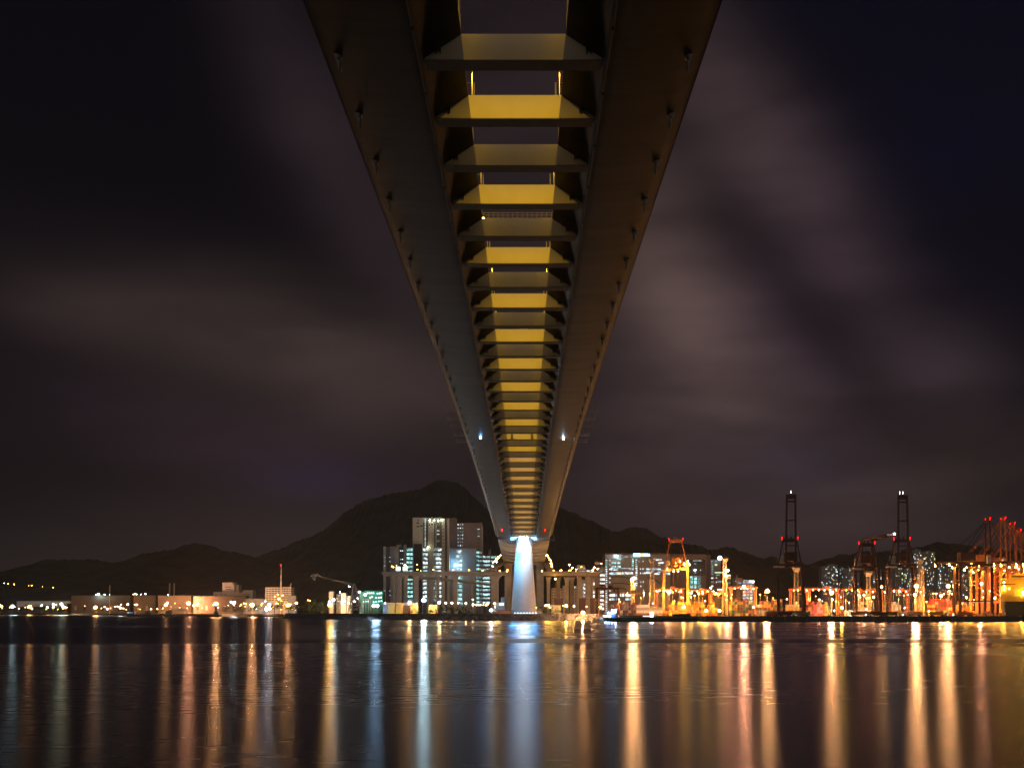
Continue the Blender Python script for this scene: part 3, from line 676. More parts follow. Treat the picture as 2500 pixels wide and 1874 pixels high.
B.box('wall', 1211.5, 1232, 1469.5, Wl, 0, 8); B.box('wall', 1223, 1239.5, 1456.5, Wg, 3, 8); B.win(1212.5, 1230, 1471, 1477, V_white, 0); B.win(1224, 1231, 1464, 1467, V_dim, 3)
# teal lit sheds left of the cluster
B = Bld('teal_shed', 'industrial shed washed in teal and green light behind white lamps', 1320)
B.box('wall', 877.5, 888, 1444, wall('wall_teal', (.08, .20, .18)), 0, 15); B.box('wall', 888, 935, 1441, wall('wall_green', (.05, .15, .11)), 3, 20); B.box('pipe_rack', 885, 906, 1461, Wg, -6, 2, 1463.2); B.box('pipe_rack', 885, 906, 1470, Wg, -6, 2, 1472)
for x in (886, 893, 900, 905): B.box('column', x-.5, x+.5, 1460, Wl, -5.5, 1)
for px, py, g in ((898, 1447, 0), (902.5, 1447, 0), (907.5, 1447, 0), (912.5, 1447, 0), (922.5, 1448, 0), (928, 1447.5, 0), (931.5, 1447, 0), (905, 1458, 0), (909, 1456.5, 0), (919, 1458.5, 0), (925.5, 1458.5, 0), (931, 1457.5, 1), (888, 1467.5, 0), (894, 1467.5, 0), (900, 1467, 0), (913, 1468.8, 0), (919, 1468.8, 0), (926, 1467, 0), (932, 1466.5, 0), (892.5, 1451, 1)):
    d = 1320; q = MB(); r = 1.6 if (px, py) == (892.5, 1451) else .62; q.ball((X(px, d), -3, Z(py, d)-GZ), r); q.box((X(px, d), -1, Z(py, d)-GZ), (.3, 5, .3)); q.build('wall_lamp', em('wall_lamp_green', (.45, 1, .35), 14) if g else em('wall_lamp_teal', (.45, 1, .95), 9), B.t)
B = Bld('plant_building', 'pale plant building with a teal lit stairwell beside the derrick crane', 1330)
B.box('wall', 832.5, 845, 1447, Wg, 0, 12); B.box('wall', 845.5, 858, 1453.5, Wg, 2, 12); B.box('wall', 821, 832, 1449, Wdd, 5, 12); B.box('wall', 803, 814, 1443, Wb, 4, 10)
for k in range(6): B.win(833.4, 844.2, 1457+k*4, 1460.2+k*4, V_dim if k % 2 else V_teal, 0)
for x, y in ((823, 1460.5), (826, 1466.5), (817, 1473), (828, 1453)): B.win(x-2, x+2.5, y-.8, y+.8, V_blue, 5)

# warehouses and the white works on the left shore
Mwh = mat('warehouse_cladding', (.20, .155, .11), .7, 0, .1, .05, 0, .2, (1, 1, .2))
for i, (a, b_, t, lab) in enumerate(((174.5, 318, 1453, 'longest cream warehouse with dark bands, left of the flat white one'), (326, 380.6, 1452.5, 'square pale warehouse without windows, between the two long ones'), (385.5, 466.5, 1453.5, 'pale warehouse with dark bands under the twin chimneys'), (472, 600, 1455, 'pale warehouse partly hidden by lamps left of the chimney building'))):
    B = Bld('warehouse', lab, 2000-40*i, group='warehouses on the left shore'); B.box('wall', a, b_, t, Mwh, 0, 50); B.box('roof', a-.6, b_+.6, t-1.2, Wdd, -.8, 52, t)
    for y in ((1463, 1469, 1475) if i != 1 else (1469.5,)): B.box('band', a+2, b_-2, y, Wb, -.3, .6, y+1.4)
    for x in range(int(a)+8, int(b_)-8, 22): B.win(x, x+5, 1478, 1489, V_dark if (x//22) % 2 else Wc, 0, 'loading_door')
B = Bld('long_shed', 'long low grey shed on the dark far left shore', 2400); B.box('wall', 41, 172, 1467, Wg, 0, 40); B.box('roof', 40, 173, 1465.5, Wd, -1, 42, 1467); B.box('band', 60, 170, 1476, Wd, -.3, 1, 1478)
B = Bld('yellow_hut', 'small yellow lit hut at the end of the longest warehouse', 2050); B.box('wall', 163.5, 174, 1473, wall('wall_yellow', (.22, .12, .02)), 0, 12); B.box('roof', 163, 174.5, 1472, Wd, -1, 14, 1473)
B = Bld('white_works', 'white stepped works building with a short tower on the left shore', 1900)
B.box('wall', 543, 568, 1421, Wl, 2, 25); B.box('wall', 568, 571.6, 1425.5, Wl, 2.5, 25); B.box('wall', 521, 556, 1444, Wl, 0, 25); B.box('wall', 556, 592.5, 1445, Wl, .5, 25); B.box('wall', 592.5, 616.5, 1440, Wl, 1, 25); B.box('wall', 571.6, 582.5, 1427, Wg, 15, 20)
for y in (1432, 1437.5): B.win(550, 565, y-.8, y+.8, V_dark, 2)
for x in (524, 536, 547, 594, 600, 606): 
    for y in (1450, 1456): B.win(x, x+7 if x < 590 else x+5, y, y+1.6, V_dark, 0 if x < 556 else 1)
B = Bld('cream_office', 'cream office block with dark ribbon windows behind the tall chimney', 1750)
B.box('wall', 647.5, 710.5, 1433, Wc, 0, 25); B.box('roof_room', 690, 709, 1431.5, Wc, 5, 12, 1434); B.box('wall', 703, 722, 1453.5, Wg, -6, 10); B.box('mast', 709.6, 711, 1422.5, M_galv, 3, 1, 1434); B.box('wall', 600, 647, 1461, Wg, -3, 20)
for r in range(6):
    for x in range(650, 708, 7): B.win(x, x+5.2, 1436+r*5.4, 1438+r*5.4, V_dark if R.random() > .04 else V_white, 0)
def chimney(px0, py0, px1, py1, r0, r1, d, lab, beacon=False, group=None):
    t = thing('chimney', lab, 'chimney', (X(px0, d), d, GZ), 0, group); b = MB(); h = Z(py1, d)-GZ; b.tube((0, 0, 0), (X(px1, d)-X(px0, d), 0, h), r0, 14, r1); b.build('shaft', Wc, t, True)
    b = MB(); b.tube((X(px1, d)-X(px0, d), 0, h), (X(px1, d)-X(px0, d), 0, h+.8), r1*1.15, 14); b.build('rim', Wd, t)
    if beacon:
        b = MB(); b.ball((X(px1, d)-X(px0, d)-r1, -r1, h+.4), 1.0); b.build('beacon', M_red, t)
chimney(684.8, 1470, 686.8, 1379, 2.1, .8, 1720, 'tall slender chimney with a red beacon beside the cream office', True)
chimney(413, 1470, 414.5, 1423, 1.6, 1.5, 2150, 'left one of two short twin chimneys behind the warehouses', False, 'twin chimneys behind the warehouses')
chimney(424, 1470, 425.5, 1423, 1.6, 1.5, 2150, 'right one of two short twin chimneys behind the warehouses', False, 'twin chimneys behind the warehouses')
t = thing('radio_mast', 'thin mast rising behind the longest cream warehouse', 'mast', (X(267.5, 1940), 1940, GZ)); b = MB(); b.tube((0, 0, 0), (.6, 0, Z(1427, 1940)-GZ), 1.0, 8, .5); b.build('shaft', Wc, t)
B = Bld('quay_canopy', 'flat orange lit canopy at the water in front of the warehouses', 1700); B.box('roof', 417, 455, 1485.5, Wl, 0, 14, 1488.5); B.box('back_wall', 422, 452, 1488, Wc, 10, .5)
for x in (421, 433, 443, 452): B.box('post', x, x+.8, 1488, Wl, .5, .5)
t = thing('landing_pier', 'orange lit landing pier with railings left of the tree clump', 'pier', (X(662, 1500), 1500, 0)); b = MB(); w_ = X(680, 1500)-X(645, 1500); b.box((0, 0, 2.6), (w_, 14, .8)); b.build('pier_deck', Wc, t)
b = MB(); b.beam((-w_/2, -7, 4.2), (w_/2, -7, 4.2), .2, .25); [b.box((-w_/2+q*w_/10, -7, 3.5), (.2, .2, 1.5)) for q in range(11)]; b.build('railing', mat('red_rail', (.5, .12, .06)), t)
for q in range(5): b = MB(); b.tube((-w_/2+1+q*(w_-2)/4, -5, -2), (-w_/2+1+q*(w_-2)/4, -5, 2.2), .5); b.build('pile', Wb, t)
# fence along the left quay, orange lit
t = thing('quay_fence', 'long orange lit fence along the quay below the white works', 'fence', (X(540, 1600), 1600, GZ)); b = MB(); a0, a1 = X(487, 1600)-X(540, 1600), X(640, 1600)-X(540, 1600)
for q in range(60): b.box((a0+(a1-a0)*q/59, 0, 1.2), (.18, .18, 2.6))
b.beam((a0, 0, 2.3), (a1, 0, 2.3), .15, .2); b.beam((a0, 0, 1.2), (a1, 0, 1.2), .15, .2); b.build('pickets', Wc, t)

# signboards and small sheds under the cluster
for px0, px1, py, lab in ((947.5, 964, 1472, 'left yellow site cabin below the viaduct'), (966.5, 983, 1472, 'second yellow site cabin below the viaduct'), (1000, 1020, 1474, 'yellow lit cabin behind the dazzling white lamp'), (1046, 1068, 1476, 'long yellow lit cabin left of the hedge lamps')):
    B = Bld('site_cabin', lab, 1075, 'cabin', 'site cabins below the viaduct'); B.box('wall', px0, px1, py, wall('wall_yellow', (.22, .12, .02)), 0, 5); B.box('roof', px0-.4, px1+.4, py-.8, Wb, -.4, 6, py); B.win(px0+2, px0+5, py+2, py+5, V_dark, 0)
B = Bld('site_wall', 'low brown boundary wall in front of the factory cluster', 1090, 'wall'); B.box('wall', 935, 1020, 1470.5, Wb, 0, 1)

# ------------------------------------------------------------------ office building with the glowing signs
B = Bld('office_building', 'broad office block with glowing roof signs behind the orange crane', 1420)
B.box('wall', 1477, 1636, 1353, Wg, 0, 50); B.box('parapet', 1477, 1636, 1349.8, Wb, 8, 30, 1354)
B.box('annex', 1464, 1477, 1384, Wg, -2, 30)
for k in range(9): B.win(1465, 1476.5, 1400.6+k*10.2, 1406.2+k*10.2, V_white, -2)
for k in range(26): B.win(1478.6, 1482.6, 1366+k*5.3+(0 if k < 4 else .6), 1368.4+k*5.3+(.6 if k >= 4 else 0), V_white if k >= 4 else V_teal, 0)
for k in range(10): B.win(1487.6, 1490.4, 1366+k*10.55, 1369.6+k*10.55, V_white, 0)
for k in range(14):
    B.win(1551.6, 1556, 1365+k*5.15, 1367.6+k*5.15, V_white if k > 3 else V_teal, 0)
for k in range(5): B.win(1543, 1547, 1362+k*5.2, 1366+k*5.2, V_teal, 0)
for y in (1363.5, 1373.5, 1382.5): B.win(1492, 1504, y-2.2, y+2.2, V_dim if y < 1370 else V_teal, 0); B.win(1507.5, 1515.5, y-2.2, y+2.2, V_teal, 0)
B.win(1490.5, 1546.5, 1385.8, 1387.6, V_blue, 0); B.win(1497, 1508, 1389, 1391.6, V_white, 0); B.win(1537, 1546.5, 1386, 1390.5, V_white, -.1); B.win(1491, 1494.5, 1386, 1391, V_white, -.1)
B.win(1490.5, 1505, 1396.5, 1402, V_blue, 0); B.win(1505, 1518, 1396, 1402, V_yel, 0); B.win(1518, 1545, 1395.5, 1400.5, V_white, 0)
for x in range(1519, 1545, 5): B.win(x, x+2.5, 1400.8, 1402, V_white, 0)
B.win(1601, 1615.6, 1363.8, 1367.4, V_white, 0); B.win(1606.5, 1621, 1371, 1375, V_white, 0); B.win(1577, 1613.5, 1386.6, 1390.4, V_white, 0); B.win(1573, 1590, 1396.5, 1399.5, V_white, 0); B.win(1597, 1610, 1398, 1401.5, V_white, 0); B.win(1578, 1593, 1393.5, 1396.5, V_blue, 0); B.win(1625, 1636, 1396.5, 1402, V_white, 0); B.win(1605, 1613, 1394, 1397, V_blue, 0)
for x, y in ((1563.8, 1388), (1569.8, 1388), (1563.8, 1398.5), (1570, 1398.5), (1564.5, 1420), (1570.5, 1420), (1564.5, 1430), (1571, 1441), (1560, 1371), (1570, 1369), (1597, 1364), (1609, 1378.6)): B.win(x-1, x+1, y-1.7, y+1.7, V_white, 0)
for a, b_, y in ((1489, 1502, 1452), (1505, 1510, 1452), (1513, 1517, 1452), (1519, 1523.5, 1452), (1527, 1541, 1452)): B.win(a, b_, y-3.3, y+3.3, V_white, 0)
for a, b_, y in ((1490, 1501, 1462), (1505, 1511, 1462), (1527, 1540, 1462)): B.win(a, b_, y-2.5, y+2.5, V_blue, 0)
for a, b_, y in ((1525, 1533, 1358.5), (1536, 1544, 1358)):
    for q in range(3): B.win(a+q*2.7, a+q*2.7+1.8, y-1.2, y+1.2, V_white, 0)
d = 1420
for (xa, ya, xb, yb) in ((1493, 1408, 1540, 1412), (1493, 1424, 1545, 1428), (1580, 1409, 1613, 1424), (1492, 1437, 1530, 1438)):
    b = MB()
    for q in range(10):
        t0, t1 = q/10, (q+1)/10; f = lambda t: ya+(yb-ya)*t-3*math.sin(math.pi*t)
        b.beam((X(xa+(xb-xa)*t0, d), -.2, Z(f(t0), d)-GZ), (X(xa+(xb-xa)*t1, d), -.2, Z(f(t1), d)-GZ), .5, 1.4)
    b.build('wall_stripe', Wd, B.t)
s1 = em('sign_white', (.55, .93, 1), 4); 
b = MB(); b.span(X(1546, d), X(1563.6, d), -1.6, -.6, Z(1357.8, d)-GZ, Z(1350.4, d)-GZ); b.build('sign_panel', s1, B.t)
b = MB(); cx, cz = X(1567.5, d), Z(1353.6, d)-GZ; rr_ = 1.75
for q in range(16):
    a0, a1 = q/16*6.283, (q+1)/16*6.283; b.beam((cx+rr_*.75*math.cos(a0), -1.2, cz+rr_*math.sin(a0)), (cx+rr_*.75*math.cos(a1), -1.2, cz+rr_*math.sin(a1)), .7, .5)
b.build('sign_emblem', em('sign_yellow', (1, .85, .15), 3), B.t)
b = MB(); b.span(X(1570.5, d), X(1585.5, d), -1.4, -.8, Z(1358, d)-GZ, Z(1351, d)-GZ); b.build('sign_backing', em('sign_glow', (.1, .5, .7), 1.0), B.t)
text_mesh('sign_lettering', 'GODA', 5.0, s1, (X(1578, d), -1.6, Z(1354.4, d)-GZ), B.t, .62)
q = MB(); q.ball((X(1504.5, d), -3, Z(1357, d)-GZ), 1.3); q.box((X(1504.5, d), -1, Z(1357, d)-GZ), (.4, 4, .4)); q.build('roof_lamp', lampmat(CYA, 'S'), B.t)
B = Bld('office_wing', 'dark glazed office wing with a round white roof sign right of the orange crane', 1440)
B.box('wall', 1636, 1724.5, 1352, Wb, 0, 50); B.box('corner_wall', 1724.5, 1735, 1354, Wd, 2, 40); B.box('wall', 1735, 1760, 1365, Wb, 4, 40); B.box('glazing', 1684, 1722, 1366, V_dark, -.3, .6, 1404)
for k in range(3):
    for a, b_ in ((1685, 1692), (1695, 1701), (1703.3, 1708), (1709.5, 1711)): B.win(a, b_, 1406+k*10.4, 1414.5+k*10.4, V_teal if a < 1702 else V_dim, 0)
B.win(1692, 1703, 1366.6, 1369.6, V_dim, -.35); B.win(1703.5, 1714, 1366.6, 1369.6, V_dim, -.35); B.win(1695, 1700, 1374.5, 1376.5, V_dim, -.35); B.win(1709.6, 1711, 1390, 1392, V_white, -.35); B.win(1696, 1699, 1396.5, 1398, V_white, -.35)
for y in (1369.5, 1375.7, 1382, 1388.3, 1394.5, 1400.7, 1410.3, 1420, 1430, 1443): B.win(1736.3, 1741.5, y-1.4, y+1.4, V_dim if y < 1405 else V_white, 4)
B.win(1745, 1767, 1395.5, 1398.2, em('green_band', (.6, 1, .45), 1.2, False), 4); B.win(1745, 1751, 1376, 1380, em('green_band', (.6, 1, .45), 1.2, False), 4); B.win(1748, 1758, 1401.5, 1404, V_dim, 4); B.win(1751, 1762, 1417, 1420.5, V_blue, 4); B.win(1751, 1764, 1436.5, 1440.5, V_white, 4); B.win(1748, 1750, 1408, 1411.5, V_white, 4); B.win(1748, 1750, 1419, 1422, V_white, 4); B.win(1745, 1752, 1368, 1371, V_dim, 4)
d = 1438; b = MB(); b.tube((X(1757.3, d), -3, Z(1361.8, d)-GZ), (X(1757.3, d), -2, Z(1361.8, d)-GZ), 3.0, 20); dsc = b.build('round_sign', em('round_sign', (.6, .8, 1), 7), B.t)
b = MB()
for q in range(12): a0, a1 = q/12*6.283, (q+1)/12*6.283; b.beam((X(1757.3, d)+1.2*math.cos(a0), -3.2, Z(1361, d)-GZ+1.2*math.sin(a0)), (X(1757.3, d)+1.2*math.cos(a1), -3.2, Z(1361, d)-GZ+1.2*math.sin(a1)), .3, .4)
b.beam((X(1755.3, d), -3.2, Z(1365, d)-GZ), (X(1759.3, d), -3.2, Z(1365, d)-GZ), .3, .5); b.build('emblem', mat('emblem_blue', (.04, .1, .4)), dsc)
q = MB(); q.ball((X(1696.5, d), -3, Z(1391, d)-GZ), 1.0); q.box((X(1696.5, d), -1.4, Z(1391, d)-GZ), (.4, 3, .4)); q.build('wall_lamp', lampmat(CYA, 'S'), B.t)
B = Bld('sign_building', 'dark building with a white lettered sign over a yellow stripe', 1460); B.box('wall', 1762, 1784.5, 1401, Wb, 0, 30)
text_mesh('sign_lettering', 'cnee', 5.2, em('sign_white2', (.95, .97, 1), 3), (X(1776, 1460), -.3, Z(1404, 1460)-GZ), B.t, .8)
b = MB(); b.span(X(1771.5, 1460), X(1784, 1460), -.4, .3, Z(1412, 1460)-GZ, Z(1408.6, 1460)-GZ); b.build('sign_stripe', em('sign_stripe', (1, .55, .05), 1.0), B.t); B.win(1774, 1783, 1421, 1423, V_blue, 0)
B = Bld('depot_office', 'depot office with bluish windows and a small lettered sign above the red gantry', 1250); B.box('wall', 1813, 1842, 1415, Wg, 0, 25); B.box('wall', 1797, 1813, 1410, Wb, 6, 20); B.box('mast', 1799, 1800, 1401, M_galv, 8, 1, 1411)
for k in range(7):
    for a, b_ in ((1814, 1820), (1823, 1828.5), (1832, 1837)): B.win(a, b_, 1419.5+k*7.4, 1424+k*7.4, V_blue if (k+int(a)) % 3 else V_white, 0)
for x in range(1816, 1828, 3): B.win(x, x+1.6, 1415.6, 1417, V_white, -.1)
text_mesh('sign_lettering', 'map', 4.6, em('sign_white2', (.95, .97, 1), 3), (X(1835, 1250), -.3, Z(1418.2, 1250)-GZ), B.t, .8)
B.win(1801, 1810, 1421, 1423.4, V_blue, 6); B.win(1795.5, 1799, 1417, 1419, V_white, 6)
# terminal buildings beyond the right viaduct
B = Bld('terminal_house', 'flat roofed lit control house above the right viaduct', 1350); B.box('wall', 1409, 1428, 1379, Wc, 0, 12); B.box('gallery', 1403, 1431, 1388, Wc, -3, 14, 1390.5); B.box('wall', 1412, 1442, 1390, Wg, 0, 12)
for x in range(1410, 1430, 3): B.win(x, x+1.6, 1386, 1387.4, V_pnk, 0)
for a, b_, y in ((1421, 1427, 1395), (1431, 1441, 1394), (1415, 1418, 1395)): B.win(a, b_, y-2.5, y+2, V_white, 0)
B = Bld('watch_house', 'small rooftop watch house on posts left of the office block', 1380); B.box('wall', 1452, 1466, 1371.5, Wc, 0, 10, 1377.5); B.box('mast', 1454.5, 1455.2, 1366, M_galv, 3, 1, 1372); B.box('wall', 1450, 1465, 1386, Wg, 2, 10)
for x in (1456, 1460, 1469): B.box('post', x, x+.7, 1377, Wl, 1, 1)
for a in range(1452, 1462, 3): B.win(a, a+1.8, 1395.3, 1397, V_pnk, 2)
B.win(1464.5, 1472, 1390.5, 1394.5, V_dim, 2)
# buildings glimpsed between the viaduct piers
B = Bld('tan_flats', 'tan block with rows of dark windows seen between the viaduct piers', 1330); B.box('wall', 1346.5, 1373.8, 1435, Wc, 0, 14); B.box('wall', 1373.8, 1379.2, 1428.5, Wl, 1, 14)
for r in range(7):
    for x in (1348, 1352, 1356, 1369.5, 1371.8): B.win(x, x+1.8, 1438+r*7, 1440+r*7, V_dark, 0)
B = Bld('white_stair_block', 'narrow white block with stacked dark openings between the viaduct piers', 1320); B.box('wall', 1401.5, 1409.5, 1429, Wl, 0, 10)
for r in range(5): B.win(1404, 1406.6, 1437+r*7, 1439+r*7, V_dark, 0)
B.win(1402.6, 1404.4, 1431.5, 1434.5, V_white, 0)
for k in range(8): B.win(1401.8, 1409.2, 1430+k*4.9, 1434.2+k*4.9, V_dim, 0, 'wall_panel', .08) if False else None
B = Bld('lit_hall', 'lit hall with pairs of white lamps under the arch of the viaduct', 1320); B.box('wall', 1416, 1452, 1414, Wg, 0, 16)
for k in range(5): B.win(1423, 1426.5, 1422+k*9.6, 1425.5+k*9.6, V_white, 0); B.win(1425.2, 1428.5, 1425+k*9.6, 1428.5+k*9.6, V_white, -.1)
for y in (1424, 1444, 1455): B.win(1446.5, 1451.5, y-3.4, y+3.4, V_white, 0)
# dark notice boards below the viaduct
for a, b_, y0, y1, lab in ((1353.5, 1375, 1461.5, 1475.5, 'large dark container shed below the right viaduct'), (1414, 1430, 1460, 1471.5, 'dark brown box shed beside the dazzling jetty lamp'), (1442, 1450, 1460, 1478, 'narrow dark shed at the right end of the viaduct')):
    B = Bld('storage_shed', lab, 1100, 'shed', 'dark sheds below the right viaduct'); B.box('wall', a, b_, y0, wall('wall_maroon', (.07, .04, .05)), 0, 6); B.box('roof', a-.4, b_+.4, y0-.7, Wdd, -.3, 6.6, y0)
B = Bld('gate_house', 'pale gate house with a bright yellow window below the right viaduct', 1070); B.box('wall', 1346, 1369, 1477, Wg, 0, 8); B.win(1360.5, 1368.5, 1482, 1489, V_yel, 0); B.box('roof', 1345.5, 1369.5, 1476.2, Wb, -.4, 9, 1477); B.win(1348, 1351, 1481, 1484, V_dark, 0)

# ------------------------------------------------------------------ housing towers far right
TW = [(2005, 2020, 1383, 'w'), (2020, 2045, 1378, 'w'), (2047, 2063, 1385, 'w'), (2064, 2082, 1388, 'w'), (2084, 2099, 1396, 'w'), (2114, 2124, 1401, 't'), (2125, 2135, 1396, 'w'), (2140, 2152, 1389, 'w'), (2165, 2184, 1388, 'y'), (2184.5, 2204, 1385, 'y'), (2205, 2230, 1387, 'y'),
      (2186, 2199, 1344, 'y'), (2229, 2249, 1341, 'w'), (2251, 2283, 1346, 'y'), (2235, 2281, 1380, 'y'), (2289, 2305, 1379, 'y'), (2306, 2325, 1382, 'y'), (2345, 2367, 1388, 'y')]
wlab = ['leftmost narrow tower', 'tallest bluish tower left of the middle cranes', 'middle tower of the bluish group', 'right tower of the bluish group', 'tower directly behind the crane with the folded boom', 'tan tower seen through the crane with the folded boom', 'narrow tower with one column of lit windows', 'tower right of the folded boom crane',
        'yellow windowed tower left of the tall raised boom', 'yellow windowed tower behind the tall raised boom', 'yellow windowed tower right of the tall raised boom', 'upper tower peeping out left of the raised boom', 'upper tower with a white top lamp on the hill', 'broad upper tower on the hill', 'broad yellow windowed tower left of the lattice light tower', 'tower behind the glaring right lamp', 'tower just left of the orange cranes', 'tower seen between the orange crane legs']
Wt = wall('wall_tower', (.34, .34, .34)); Wt2 = wall('wall_tan', (.45, .36, .24)); 
WS = [winmat('flat_white', (.85, .97, 1), 3.2, .1), winmat('flat_teal', (.5, .9, 1), 3.2, .1), winmat('flat_warm', (1, .82, .5), 3.2, .1), winmat('flat_yellow', (1, .95, .35), 3.2, .1)]
for i, (a, b_, t, kd) in enumerate(TW):
    up_ = t < 1375 and a > 2180; dd = 2900 if up_ else 2500+(i % 3)*25
    B = Bld('housing_tower', wlab[i]+', dotted with lit windows' if 'window' not in wlab[i] else wlab[i]+', far beyond the port', dd, group='housing towers beyond the port')
    m = Wt2 if kd == 't' else Wt
    B.box('wall', a, b_, t, m, 0, 22, None); wid = b_-a
    for q in range(max(2, int(wid/6))): B.box('bay', a+wid*(q+.15)/max(2, int(wid/6)), a+wid*(q+.62)/max(2, int(wid/6)), t+1.2, m, -1.5, 3)
    B.box('roof_room', a+wid*.35, a+wid*.65, t-2.2, m, 4, 8, t+1)
    bot = 1382 if up_ else 1452; nc = max(3, int(wid/2.6)); nr = int((bot-t)/2.9); cells = [(r, c) for r in range(nr) for c in range(nc)]; R.shuffle(cells)
    for r, c in cells[:min(95, int(len(cells)*(.14 if kd == 'w' else .12)))]:
        x = a+(c+.5)*wid/nc; y = t+2+r*2.9; w_ = R.choice((.4, .5, .6)); B.win(x-w_, x+w_, y, y+R.uniform(1.0, 1.7), R.choice((WS[0], WS[0], WS[1], WS[2]) if kd != 'y' else (WS[3], WS[3], WS[2], WS[0], WS[1])), 0, 'window', 1.7)

# ------------------------------------------------------------------ viaducts
M_via = mat('viaduct_concrete', (.26, .225, .18), .85, 0, .18, .15, .1, .2)
def viaduct(lab, pts, wdt, th, group='viaducts behind the bridge tower'):
    t = thing('viaduct', lab, 'viaduct', tuple(pts[0]), 0, group); o = Vector(pts[0]); b = MB(); secs = []
    for i, p in enumerate(pts):
        p = Vector(p)-o; a = Vector(pts[max(i-1, 0)]); c = Vector(pts[min(i+1, len(pts)-1)]); dr = (c-a); nrm = Vector((dr.y, -dr.x, 0)).normalized()
        secs.append([p+nrm*wdt/2+Vector((0, 0, 1.0)), p+nrm*wdt/2, p+nrm*wdt*.42-Vector((0, 0, .6)), p+nrm*wdt*.22-Vector((0, 0, th)), p-nrm*wdt*.22-Vector((0, 0, th)), p-nrm*wdt*.42-Vector((0, 0, .6)), p-nrm*wdt/2, p-nrm*wdt/2+Vector((0, 0, 1.0)), p-nrm*(wdt/2-.3)+Vector((0, 0, 1.0)), p-nrm*(wdt/2-.3)+Vector((0, 0, .05)), p+nrm*(wdt/2-.3)+Vector((0, 0, .05)), p+nrm*(wdt/2-.3)+Vector((0, 0, 1.0))])
    b.sweep(secs); b.build('deck', M_via, t); return t, o
def pier(t, o, px0, px1, pyt, d, dep=4.0, flare=True):
    x0, x1 = X(px0, d)-o.x, X(px1, d)-o.x; zt = Z(pyt, d)-o.z; zb = GZ-.5-o.z; cx = (x0+x1)/2; hw = (x1-x0)/2; y = d-o.y
    b = MB(); secs = []
    for f, z in ((1.0, zb), (1.0, zt-7), (1.1, zt-4.5), (1.45, zt-2), (2.0 if flare else 1.2, zt)): secs.append([(cx-hw*f, y-dep/2, z), (cx+hw*f, y-dep/2, z), (cx+hw*f, y+dep/2, z), (cx-hw*f, y+dep/2, z)])
    b.sweep(secs); b.build('pier', M_via, t)
zt = Z(1396.5, 1240)
pts = [(X(1018, 1420), 1420, zt-.5)]
for k in range(9):
    a = math.pi*.5+math.pi*.5*k/8; pts.append((X(1018, 1300)+X(952, 1240)*0+(-32)*math.sin((k)/8*math.pi/2)-(0), 1410-165*(k/8)**.8, zt-.3))
pts += [(x, 1240, zt) for x in range(int(pts[-1][0])+14, int(X(1262, 1240)), 16)]
tv, ov = viaduct('long left viaduct carrying orange road lamps in front of the factory cluster', pts, 10, 3.6)
for a, b_, d in ((958, 966, 1262), (972.5, 981, 1246), (987, 994.5, 1262), (1011, 1022, 1241), (1042, 1048, 1280), (1066, 1072.5, 1262), (1107, 1117, 1241), (1150, 1156, 1275), (1199, 1217.5, 1241)): pier(tv, ov, a, b_, 1404.5, d)
tv, ov = viaduct('right viaduct crowded with lamps between the tower and the office block', [(x, 1240, zt) for x in range(int(X(1328, 1240)), int(X(1452, 1240)), 12)]+[(X(1454, 1250), 1252, zt), (X(1455, 1270), 1275, zt)], 12, 4.2)
for a, b_, d in ((1335, 1342.5, 1240), (1358.5, 1367, 1256), (1379.5, 1388.5, 1240), (1391, 1401, 1258), (1409.8, 1417, 1240), (1432, 1440, 1240), (1444, 1448, 1256)): pier(tv, ov, a, b_, 1408, d)
viaduct('lower slip road ramp sloping down below the left viaduct', [(X(1012, 1275), 1275, Z(1407.5, 1275)), (X(1060, 1275), 1275, Z(1411, 1275)), (X(1110, 1275), 1275, Z(1415.5, 1275)), (X(1160, 1275), 1275, Z(1421, 1275)), (X(1200, 1275), 1275, Z(1426, 1275))], 8, 2.2)
viaduct('slip road climbing left of the concrete back span', [(X(1176, 1250), 1250, Z(1397, 1250)), (X(1199, 1250), 1250, Z(1390, 1250)), (X(1212, 1270), 1270, Z(1381.5, 1270)), (X(1226, 1300), 1300, Z(1371, 1300))], 9, 3.2)
viaduct('slip road dropping right of the concrete back span', [(X(1330, 1300), 1300, Z(1372, 1300)), (X(1338, 1280), 1280, Z(1382, 1280)), (X(1346, 1255), 1255, Z(1394, 1255)), (X(1352, 1250), 1250, Z(1397, 1250))], 9, 3.2)
VB = Z(1397, 1238)
lamps([(957, 1382, 'S', YEL), (960.5, 1383.5, 'S', YEL), (968, 1380, 'T', PNK), (989, 1378.5, 'M', YEL), (992.5, 1383, 'S', ORG), (1018.5, 1377.5, 'S', YEL), (1019, 1389.5, 'S', YEL), (1027, 1393, 'T', YEL), (1058, 1390, 'S', ORG), (1106.5, 1390.5, 'S', ORG), (1144.5, 1391, 'S', YEL), (1178, 1392, 'S', YEL), (1089, 1394.5, 'T', PNK)], 1238,
      'road lamp', 'on the left viaduct', 'road lamps on the left viaduct', base=VB)
lamps([(1220, 1393, 'S', YEL), (1234.5, 1395, 'S', YEL), (1238, 1394, 'S', YEL), (1239, 1390.5, 'S', YEL), (1222, 1354.6, 'S', YEL), (1217, 1359.6, 'M', YEL), (1212.5, 1364, 'M', YEL), (1207, 1369.5, 'S', YEL), (1212.5, 1371.5, 'S', WHT), (1203.5, 1372.5, 'S', YEL), (1202.5, 1382, 'S', WHT)], 1246,
      'road lamp', 'on the left slip road', 'road lamps on the slip roads', base=VB)
